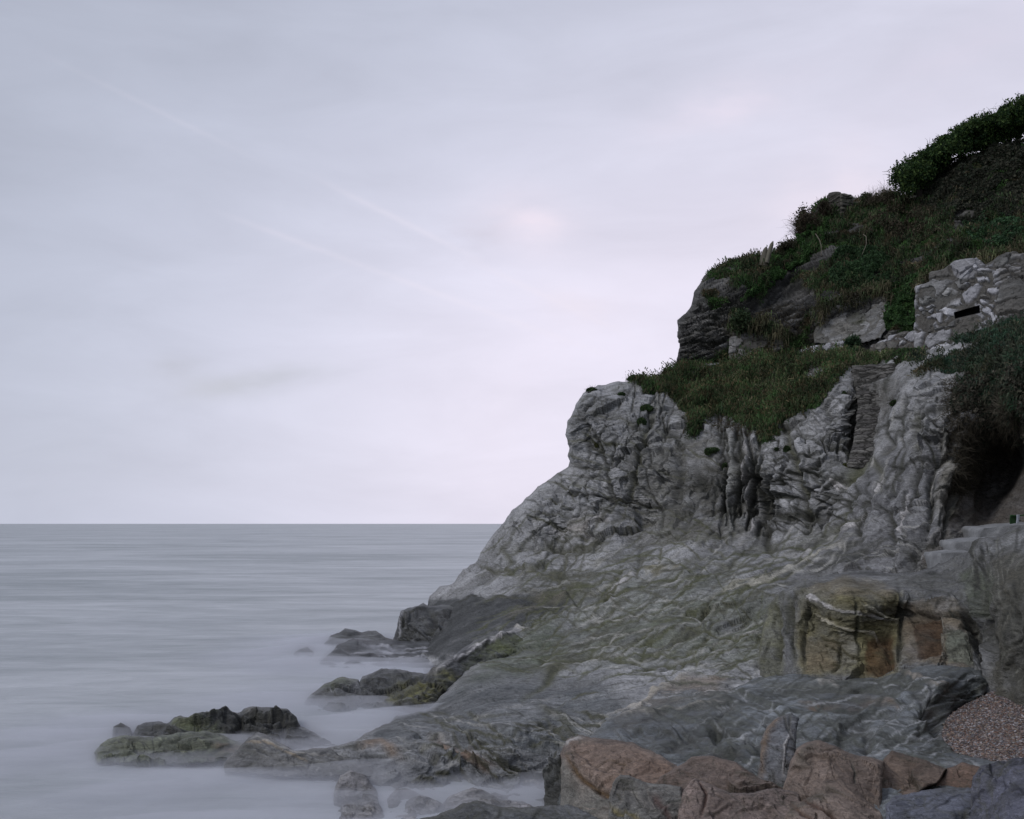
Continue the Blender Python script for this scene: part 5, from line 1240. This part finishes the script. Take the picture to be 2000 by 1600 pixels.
def twigs(name, starts, dirs, rng, L, w, col, parent=None, kink=.35, nseg=4):
    n = len(starts); p = starts.copy(); d = unit(dirs); V = []; l = (L*(.4+.9*rng.rand(n)))[:, None]/nseg
    sdv = unit(np.cross(d, rng.normal(size=(n, 3))))*w
    rows = [(p-sdv, p+sdv)]
    for k in range(nseg):
        d = unit(d+kink*rng.normal(size=(n, 3))+np.array([0, 0, -.10])); p = p+d*l
        s = sdv*(1-(k+1)/nseg*.8); rows.append((p-s, p+s))
    V = np.stack([x for r in rows for x in r], 1).reshape(-1, 3); m = (nseg+1)*2; b = np.arange(n)[:, None]*m
    f = np.concatenate([b+[2*k, 2*k+1, 2*k+3, 2*k+2] for k in range(nseg)], 0)
    c = np.array(col, np.float32)*(.6+.8*rng.rand(n, 1))
    return mesh_obj(name, V, f, M_LEAF, np.repeat(c, m, 0), smooth=False, parent=parent)
rng = np.random.RandomState(5)
GR = (.060, .105, .036); GD = (.038, .062, .030); BRN = (.10, .078, .045); TAN = (.17, .145, .09); GB = (.06, .13, .035)
P, N = field_pick(UD, 120000, rng)
tag(grass_mesh('hill_grass', P, N, rng, L=(.12, .62), w=.026, cols=[BRN, GD, GB, GR, GD, BRN, TAN], freq=.45), 'dark rough grass and scrub covering the top of the cliff', kind='stuff')
P, N = field_pick(LD, 110000, rng, poly=[(1130, 700), (1660, 680), (1820, 675), (1820, 712), (1700, 720), (1640, 760), (1600, 820), (1480, 880), (1300, 870), (1130, 800)])
tag(grass_mesh('ledge_grass', P, N, rng, L=(.12, .6), cols=[GD, GR, BRN, GD, GB, GD, TAN, GR], freq=.55, droop=.7), 'tussocky grass spilling over the ledge above the pale cliff', kind='stuff')
P, N = field_pick(LD, 60000, rng, poly=[(1780, 600), (2340, 560), (2340, 900), (1840, 900), (1780, 760)])
tag(grass_mesh('slope_grass', P, N, rng, L=(.12, .45), cols=[GD, (.04, .085, .055), GD, BRN], freq=.6, droop=.6), 'dark soft grass on the slope below the lookout wall', kind='stuff')
def tussocks(name, Dt, poly, nc, nb, L, cols, label, droop=.8, off=0.):
    P0, N0 = field_pick(Dt, nc, rng, poly=poly)
    k = rng.randint(nc, size=nc*nb); P = P0[k]+.16*rng.normal(size=(nc*nb, 3)); N = unit(N0[k]*.8+.55*unit(rng.normal(size=(nc*nb, 3)))); P = P+N*(.1+off)
    return tag(grass_mesh(name, P, N, rng, L=L, w=.02, up=.3, out=.8, droop=droop, rnd=.25, cols=cols, freq=1.1), label, kind='stuff')
tussocks('grass_tussocks', LD, [(1300, 700), (1660, 690), (1640, 760), (1600, 820), (1480, 880), (1300, 870)], 360, 80, (.14, .45), [(.05, .095, .03), (.035, .07, .025), (.11, .085, .045), (.035, .06, .025), (.06, .10, .035), (.13, .11, .065)], 'big drooping tussocks on the ledge', 1.0)
tussocks('grass_tussocks', LD, [(1130, 735), (1320, 725), (1330, 800), (1130, 800)], 30, 50, (.1, .28), [(.05, .085, .03), (.09, .075, .045)], 'short tussocks along the top of the pale nose', .6)
tussocks('grass_tussocks', LD, [(1780, 640), (2340, 560), (2340, 800), (1860, 780), (1780, 740)], 220, 60, (.12, .36), [(.035, .07, .04), (.06, .06, .04), (.025, .045, .03), (.12, .105, .07)], 'dark drooping tussocks on the slope above the cave', 1.0)
tussocks('grass_tussocks', UD, [(1360, 500), (1570, 420), (1760, 380), (2000, 400), (2340, 400), (2340, 500), (1860, 520), (1800, 560), (1700, 590), (1450, 600)], 420, 60, (.2, .6), [(.04, .075, .026), (.085, .068, .04), (.025, .04, .02), (.04, .08, .026), (.10, .085, .055)], 'long grass and bramble clumps hanging over the dark crag', 1.1)
# growth hanging over the top edges of the walls
for pl, lb in (([(1585, 618), (1600, 596), (1660, 584), (1690, 566), (1735, 568), (1740, 590), (1700, 584), (1660, 604), (1612, 614), (1596, 640)], 'growth hanging over the top edge of the rendered wall'),
               ([(1420, 650), (1425, 625), (1470, 628), (1530, 650), (1532, 668), (1480, 656), (1440, 644)], 'growth hanging over the broken wall end'),
               ([(1786, 570), (1812, 536), (1850, 518), (1900, 502), (1990, 488), (1990, 500), (1900, 514), (1862, 522), (1820, 548), (1798, 580)], 'growth along the top of the lookout wall')):
    m = inside(UD['x'], UD['y'], pl); P, N = field_pick(UD, 1500, rng, mask=m)
    P = P+np.array([0, -.75, 0])+.12*rng.normal(size=P.shape)
    tag(grass_mesh('hanging_growth', P, N, rng, L=(.2, .6), w=.025, up=.1, out=.6, droop=1.2, cols=[(.05, .085, .03), (.09, .075, .045), (.035, .06, .025)], freq=1.2), lb, kind='stuff')
# ivy and low leafy growth lying on the rock
def ivy(name, Dt, poly, n, size, cols, label, off=.16, flat=.5):
    m = (Dt['sd'] > -2) & (fbm(Dt['P']*.9, 3, 55) > -.25)
    P, N = field_pick(Dt, n, rng, mask=m, poly=poly)
    if len(P) == 0: return
    P = P+N*(off+.12*rng.rand(n, 1))
    return tag(leaves(name, P, rng, size, cols, N, flat), label, kind='stuff')
ivy('ivy', UD, [(1736, 600), (1755, 560), (1800, 540), (1830, 510), (1815, 535), (1792, 560), (1796, 640), (1740, 648)], 12000, .07, [(.03, .065, .022), (.04, .08, .025), (.022, .045, .018)], 'bright green ivy hanging in a column left of the lookout wall')
ivy('ivy', UD, [(1620, 560), (1640, 500), (1700, 480), (1760, 520), (1740, 560), (1690, 568)], 16000, .08, [(.028, .055, .022), (.02, .04, .018)], 'green ivy above the rendered wall')
ivy('ivy', UD, [(1900, 480), (1880, 440), (1930, 420), (1990, 440), (2340, 430), (2340, 500), (1960, 490)], 14000, .08, [(.03, .065, .028), (.02, .04, .02)], 'leafy green growth above the lookout wall')
ivy('ivy', UD, [(1560, 490), (1580, 450), (1620, 440), (1610, 480), (1570, 520), (1500, 560), (1440, 590)], 15000, .08, [(.035, .075, .022), (.03, .06, .02)], 'green trailing growth left below the ruined tower')
ivy('bramble', UD, [(1795, 380), (1812, 340), (1850, 322), (2000, 280), (2340, 225), (2340, 440), (1990, 430), (1860, 440), (1800, 400)], 60000, .085, [(.022, .026, .018), (.03, .03, .022), (.018, .024, .015), (.04, .04, .028)], 'dark tangled brambles under the windswept trees', flat=.25)
ivy('bramble', UD, [(1700, 440), (1760, 395), (1850, 420), (1840, 460), (1760, 470)], 12000, .07, [(.045, .038, .026), (.03, .04, .02), (.06, .05, .034)], 'brown and green tangle right of the ruined tower', flat=.25)
ivy('bramble', LD, [(1862, 760), (1900, 740), (2340, 700), (2340, 870), (1980, 862), (1930, 850), (1885, 890), (1862, 830)], 30000, .07, [(.04, .036, .028), (.024, .032, .022), (.06, .055, .042)], 'dead stems and dark leaves hanging over the cave mouth', flat=.25)
def hang(name, Dt, poly, n, L, col, label, seed):
    m = (Dt['sd'] > -2); P, N = field_pick(Dt, n, rng, mask=m, poly=poly)
    return tag(twigs(name, P, N*.5+np.array([0, 0, -.7])+.5*rng.normal(size=P.shape), rng, L, .011, col), label, kind='stuff')
hang('dead_grass', LD, [(1840, 740), (1990, 740), (1990, 870), (1920, 900), (1880, 960), (1840, 950), (1850, 830)], 6000, .6, (.085, .075, .055), 'straw coloured dead stems round the cave', 1)
hang('dead_grass', UD, [(1400, 640), (1480, 600), (1590, 600), (1600, 680), (1480, 710)], 3500, .4, (.08, .07, .05), 'pale dead grass hanging on the ledge by the broken wall', 2)
hang('dead_grass', LD, [(1310, 720), (1640, 705), (1600, 790), (1490, 850), (1350, 830)], 7000, .4, (.085, .066, .042), 'brown dead grass among the ledge tussocks', 3)

# ---- windswept trees on the skyline
def tree(poly, depth, thickness, n, label, trunk, seed, nclump=90):
    r = np.random.RandomState(seed)
    bx0, bx1 = min(p[0] for p in poly), max(p[0] for p in poly); by0, by1 = min(p[1] for p in poly), max(p[1] for p in poly)
    cx, cy = [], []
    while len(cx) < nclump:
        x, y = r.uniform(bx0, bx1), r.uniform(by0, by1)
        a = np.array([x]), np.array([y])
        if inside(*a, poly)[0] and seg_dist(*a, poly, True)[0][0] > 5:
            cx.append(x); cy.append(y)
    cx, cy = np.array(cx), np.array(cy); cd = depth+thickness*r.normal(size=nclump)*.5
    k = r.randint(nclump, size=n); rad = r.uniform(.14, .66, nclump)[k]
    CP = v3((cx-1000)/F*cd, cd, CAMZ+(HZ-cy)/F*cd)[k]
    P = CP+unit(r.normal(size=(n, 3)))*(rad*r.rand(n)**.45)[:, None]*np.array([1.1, 1, .8])
    root = thing('windswept_tree', U(*trunk[0]))
    adopt(leaves('crown', P.astype(np.float32), r, .075, [(.026, .048, .013), (.016, .034, .010), (.042, .066, .018), (.010, .022, .008)]), root)
    # sprays of leaves standing out of the outline
    top = [p for p in poly]; st = []
    for _ in range(150):
        i = r.randint(len(top)); q = top[i]; st.append(U(q[0]+r.uniform(-14, 14), q[1]+r.uniform(-4, 10), depth+r.normal()*.4))
    adopt(twigs('shoots', np.array([list(s) for s in st], np.float32), np.tile(np.array([-.35, 0, .7]), (150, 1))+.4*r.normal(size=(150, 3)), r, .4, .018, (.03, .05, .018)), root)['kind'] = 'stuff'
    adopt(tube('trunk', curve_pts(trunk, 10), [.22, .16, .10, .06], M_WOOD, (.06, .05, .04)), root)
    for j in range(5):
        q = trunk[-1]; c0 = trunk[len(trunk)//2]
        e = (cx[j*7 % nclump], cy[j*7 % nclump], cd[j*7 % nclump])
        adopt(tube('limb', curve_pts([c0, ((c0[0]+e[0])/2+r.uniform(-4, 4), (c0[1]+e[1])/2-3, (c0[2]+e[2])/2), e], 8), [.09, .06, .03], M_WOOD, (.055, .047, .038), seg=6), root)
    return tag(root, label, 'tree', 'windswept trees on the skyline')
tree([(1748, 338), (1760, 325), (1780, 312), (1800, 299), (1822, 286), (1840, 275), (1848, 300), (1836, 322), (1818, 338), (1806, 356), (1792, 376), (1768, 380), (1756, 362), (1750, 350)], 62.5, 1.3, 21000,
     'lowest windswept tree at the left end with a blunt rounded edge', [(1800, 400, 62.8), (1797, 375, 62.7), (1790, 350, 62.6), (1800, 325, 62.5)], 71, 110)
tree([(1826, 284), (1845, 268), (1862, 262), (1880, 246), (1900, 236), (1915, 228), (1930, 232), (1936, 262), (1930, 284), (1900, 294), (1870, 300), (1850, 312), (1830, 318)], 62, 1.4, 26000,
     'middle windswept tree leaning over the brambles', [(1880, 340, 62.3), (1878, 318, 62.2), (1872, 290, 62.1), (1880, 262, 62)], 72, 130)
tree([(1918, 228), (1935, 214), (1955, 210), (1975, 204), (2000, 192), (2050, 172), (2120, 150), (2130, 240), (2050, 250), (2000, 262), (1970, 276), (1940, 284), (1925, 262)], 61, 1.5, 40000,
     'highest windswept tree cut by the right edge of the picture', [(1990, 320, 61.4), (1988, 296, 61.3), (1990, 262, 61.2), (2000, 235, 61)], 73, 190)

# ---- bushes
def bush(name, px, py, d, rx, ry, nl, label, seed, cat='bush', group=None, size=.06, cols=None, ntw=60, twl=.6, twc=(.07, .055, .04), updir=(0, -.2, .8)):
    r = np.random.RandomState(seed); c = np.array(list(U(px, py, d)), np.float32); s = d/F
    root = thing(name, U(px, py+ry*.8, d))
    k = 14; cc = c+unit(r.normal(size=(k, 3)))*r.rand(k, 1)**.5*np.array([rx*s, rx*s*.7, ry*s])*.75
    q = r.randint(k, size=nl); P = cc[q]+r.normal(size=(nl, 3))*np.array([rx, rx, ry])*s*.26
    if nl:
        adopt(leaves('foliage', P.astype(np.float32), r, size, cols or [(.03, .05, .018), (.022, .036, .015), (.045, .06, .025)]), root)
    st = c+r.normal(size=(ntw, 3))*np.array([rx*s*.4, rx*s*.3, ry*s*.25])-np.array([0, 0, ry*s*.3])
    adopt(twigs('stems', st.astype(np.float32), np.array(updir)+.55*r.normal(size=(ntw, 3)), r, twl, .012, twc, kink=.3), root)
    return tag(root, label, cat, group)
TW = (.075, .06, .042)
bush('bramble_bush', 1578, 438, 64.6, 26, 34, 5200, 'brown twiggy bramble growing up the left side of the ruined tower', 81, ntw=900, twl=.9, cols=[(.04, .032, .022), (.03, .034, .018), (.055, .042, .028)], updir=(-.6, -.1, .6))
bush('bramble_bush', 1610, 408, 65, 14, 18, 1800, 'small dark bramble clump against the foot of the ruined tower', 82, ntw=200, twl=.6, cols=[(.04, .032, .022), (.03, .03, .018)], updir=(-.4, -.1, .6))
bush('bramble_bush', 1728, 392, 64.5, 36, 16, 4200, 'pale arching brambles between the ruined tower and the trees', 83, ntw=900, twl=1.0, twc=(.13, .11, .08), cols=[(.045, .045, .025), (.035, .04, .02)], updir=(.1, -.2, .7))
bush('gorse_bush', 1696, 388, 65, 12, 12, 1500, 'rounded low bush just right of the broken wall on the skyline', 84, ntw=160, twl=.45)
bush('gorse_bush', 1548, 482, 63.8, 30, 8, 2600, 'dark flat bush on the skyline right of the two stumps', 85, ntw=300, twl=.4, cols=[(.035, .03, .02), (.028, .03, .018)])
bush('gorse_bush', 1664, 672, 53.4, 15, 15, 3600, 'round dark green bush between the two lengths of white wall', 86, ntw=60, twl=.3, cols=[(.018, .034, .018), (.024, .044, .02)])
bush('gorse_bush', 1445, 628, 58, 20, 22, 3600, 'green cushion of growth on top of the broken wall end', 87, ntw=120, twl=.4, cols=[(.022, .038, .018), (.03, .045, .02)])
bush('leafy_plant', 1905, 660, 45.4, 26, 9, 1500, 'sprawling blue-green leafy plant at the foot of the lookout wall', 88, cat='plant', ntw=120, twl=.5, twc=(.12, .115, .09), cols=[(.04, .065, .045), (.03, .05, .035)])
bush('leafy_plant', 1975, 790, 38, 22, 26, 1800, 'spiky straw and green clump at the right edge above the cave', 89, cat='plant', ntw=500, twl=.7, twc=(.11, .10, .075), cols=[(.035, .055, .03), (.06, .06, .04)])
def surf(Dt, px, py):
    d = (Dt['x']-px)**2+(Dt['y']-py)**2+1e6*(Dt['sd'] < 0); i = np.unravel_index(np.argmin(d), d.shape); return Dt['V'][i], Dt['N'][i]
def cushion(px, py, rx, ry, label, seed, cols=None):
    r = np.random.RandomState(seed); p, nr = surf(LD, px, py); s = p[1]/F; n = int(14*rx*ry)+250
    root = thing('cliff_plant', Vector([float(a) for a in p]))
    q = unit(r.normal(size=(n, 3))); q = q*np.where((q*nr).sum(-1, keepdims=True) < 0, -1, 1)
    P = p+q*np.array([rx*s, rx*s*.8, ry*s])*(.75+.3*r.rand(n, 1)); P = P+.05*v3(noise(P*3, 1), noise(P*3, 2), noise(P*3, 3))
    adopt(leaves('foliage', P.astype(np.float32), r, .04, cols or [(.03, .055, .022), (.045, .07, .026), (.022, .038, .016)]), root)
    adopt(twigs('stems', P[:40].astype(np.float32), q[:40]+np.array([0, 0, -.6]), r, .25, .01, (.05, .045, .03)), root)
    return tag(root, label, 'plant', 'plants rooted in cracks of the pale cliff')
for i, (px, py, rx, ry, lb) in enumerate([
    (1213, 772, 8, 7, 'round cushion plant like a button near the top of the pale nose'), (1241, 749, 14, 7, 'wide low tuft on the very top edge of the pale nose'),
    (1156, 764, 11, 6, 'tuft draped on the top left corner of the pale nose'), (1252, 826, 10, 12, 'ragged tuft in the joint halfway down the pale nose'),
    (1262, 800, 12, 8, 'loose trailing plant just above the ragged tuft'), (1256, 869, 6, 6, 'small round tuft lowest in the joint of the pale nose'),
    (1391, 884, 14, 9, 'domed moss clump in the middle of the dark stained face'), (1408, 902, 7, 9, 'moss hanging right below the domed clump'),
    (1358, 838, 14, 12, 'leafy clump hanging from the lower left tip of the grass'), (1534, 878, 8, 12, 'tall narrow plant in the crack of the right-hand face'),
    (1515, 876, 4, 4, 'tiny green tuft left of the tall narrow plant'), (1489, 850, 7, 14, 'beard of moss hanging from the lowest point of the grass'),
    (1648, 770, 4, 9, 'small dark tuft hanging at the edge of the drystone infill'), (1161, 866, 4, 7, 'yellowish sprig in a crack on the left of the pale nose'),
    (1660, 905, 20, 8, 'mossy patch in the hollow at the foot of the drystone infill'), (1755, 790, 9, 6, 'mossy tuft on the ridge right of the drystone infill')]):
    cushion(px, py, rx, ry, lb, 300+i, [(.075, .08, .03), (.06, .065, .025)] if i in (13, 14) else None)
# bare hanging vines
tag(tube('bare_vine', curve_pts([(1593, 457, 61.6), (1600, 468, 61), (1604, 480, 60.6), (1604, 500, 60.2)], 10), [.024, .02, .012], M_WOOD, (.15, .13, .10), seg=6), 'pale bare vine hanging straight down below the bramble', 'vine')
tag(tube('bare_vine', curve_pts([(1686, 458, 60.6), (1692, 462, 60.4), (1692, 478, 60), (1684, 497, 59.6)], 12), [.022, .02, .012], M_WOOD, (.15, .13, .10), seg=6), 'curved bare vine in the green slope further right', 'vine')

# ================================================================== SHINGLE
def pebbles():
    r = np.random.RandomState(9); n = 34000
    m = (SD['sd'] > -1) & (SD['x'] < 2150) & (SD['y'] < 1640)
    P, N = field_pick(SD, n, r, mask=m)
    oc = np.array([(1, 0, 0), (-1, 0, 0), (0, 1, 0), (0, -1, 0), (0, 0, 1), (0, 0, -1)], np.float32)
    fc = np.array([(0, 2, 4), (2, 1, 4), (1, 3, 4), (3, 0, 4), (2, 0, 5), (1, 2, 5), (3, 1, 5), (0, 3, 5)])
    # one subdivision gives a rounded stone
    vs = [tuple(v) for v in oc]; mp_ = {}; f2 = []
    def mid(a, b):
        k = (min(a, b), max(a, b))
        if k not in mp_:
            q = (np.array(vs[a])+np.array(vs[b])); q /= np.linalg.norm(q); mp_[k] = len(vs); vs.append(tuple(q))
        return mp_[k]
    for a, b, c in fc:
        x, y, z = mid(a, b), mid(b, c), mid(c, a); f2 += [(a, x, z), (x, b, y), (z, y, c), (x, y, z)]
    base = np.array(vs, np.float32); nv = len(base)
    s = (.009+.02*r.rand(n)**2.2)[:, None]*np.array([1, 1, .6])*(.75+.5*r.rand(n, 3))
    an = r.rand(n)*6.283; ca, sa = np.cos(an), np.sin(an)
    B = base[None]*s[:, None]*(1+.12*r.normal(size=(n, nv, 1)))
    V = np.stack([B[..., 0]*ca[:, None]-B[..., 1]*sa[:, None], B[..., 0]*sa[:, None]+B[..., 1]*ca[:, None], B[..., 2]], -1)+P[:, None]+np.array([0, 0, .008])
    f = (np.arange(n)[:, None, None]*nv+np.array(f2)[None]).reshape(-1, 3)
    pal = np.array([(.27, .19, .15), (.21, .14, .11), (.30, .26, .25), (.12, .11, .115), (.20, .20, .215), (.38, .36, .37), (.16, .10, .08), (.09, .075, .07), (.25, .21, .17)], np.float32)
    c = pal[r.randint(len(pal), size=n)]*(.7+.6*r.rand(n, 1))
    return mesh_obj('pebbles', V.reshape(-1, 3), f, M_SLAB, np.repeat(c, nv, 0))
tag(pebbles(), 'reddish brown, grey and white pebbles of the cove beach', kind='stuff')

# ================================================================== SPRAY MIST low on the water round the rocks
def mist():
    import bmesh
    pts = []
    for px, py in [(200, 1470), (300, 1480), (400, 1480), (500, 1490), (600, 1500), (700, 1520), (800, 1530), (900, 1540), (1000, 1560), (1060, 1570), (240, 1440), (600, 1440), (660, 1450), (720, 1430), (780, 1400), (840, 1390),
                   (700, 1390), (640, 1390), (600, 1370), (640, 1300), (590, 1280), (700, 1310), (780, 1310), (860, 1310), (760, 1270), (650, 1255), (700, 1580), (800, 1590), (900, 1600), (1000, 1600), (500, 1560), (350, 1540), (560, 1600), (450, 1600)]:
        d = CAMZ*F/(py-HZ); pts.append(((px-1000)/F*d, d))
    pts = np.array(pts, np.float32)
    xs = np.arange(-22, 6, .28); ys = np.arange(15, 66, .4)
    gx, gy = np.meshgrid(xs, ys)
    dist = np.sqrt(((gx[..., None]-pts[:, 0])**2+((gy[..., None]-pts[:, 1])*.8)**2).min(-1))
    Pn = v3(gx, gy, 0*gx)
    t_ = np.exp(-(dist/2.7)**2)*(.225+.20*fbm(Pn*v3(.3, .6, 1), 4, 91)+.05*noise(Pn*v3(.9, 1.6, 1), 92))
    edge_ = np.minimum(np.minimum(gx+22, 6-gx), np.minimum(gy-15, 66-gy)); t_ *= sst(0, 1.5, edge_)
    top = np.maximum(t_, .0)+.012
    ny_, nx_ = gx.shape; i = np.arange(nx_*ny_).reshape(ny_, nx_)
    V = np.concatenate([v3(gx, gy, top).reshape(-1, 3), v3(gx, gy, 0*gx+.006).reshape(-1, 3)])
    q = np.stack([i[:-1, :-1], i[:-1, 1:], i[1:, 1:], i[1:, :-1]], -1).reshape(-1, 4)
    n = nx_*ny_; bot = q[:, ::-1]+n
    def side(a):
        return np.stack([a[:-1], a[:-1]+n, a[1:]+n, a[1:]], -1)
    f = np.concatenate([q, bot, side(i[0]), side(i[-1][::-1]), side(i[:, -1]), side(i[:, 0][::-1])])
    m = bpy.data.materials.new('spray_mist'); m.use_nodes = True; T = NT(m.node_tree)
    o = T.n('ShaderNodeOutputMaterial'); vv = T.n('ShaderNodeVolumePrincipled')
    vv.inputs['Color'].default_value = (.86, .87, .93, 1); vv.inputs['Density'].default_value = 1.0; vv.inputs['Anisotropy'].default_value = 0
    T.l(vv.outputs[0], o.inputs['Volume'])
    return mesh_obj('mist', V, f, m)
tag(mist(), 'thin white spray mist lying on the water round the rocks', kind='stuff')
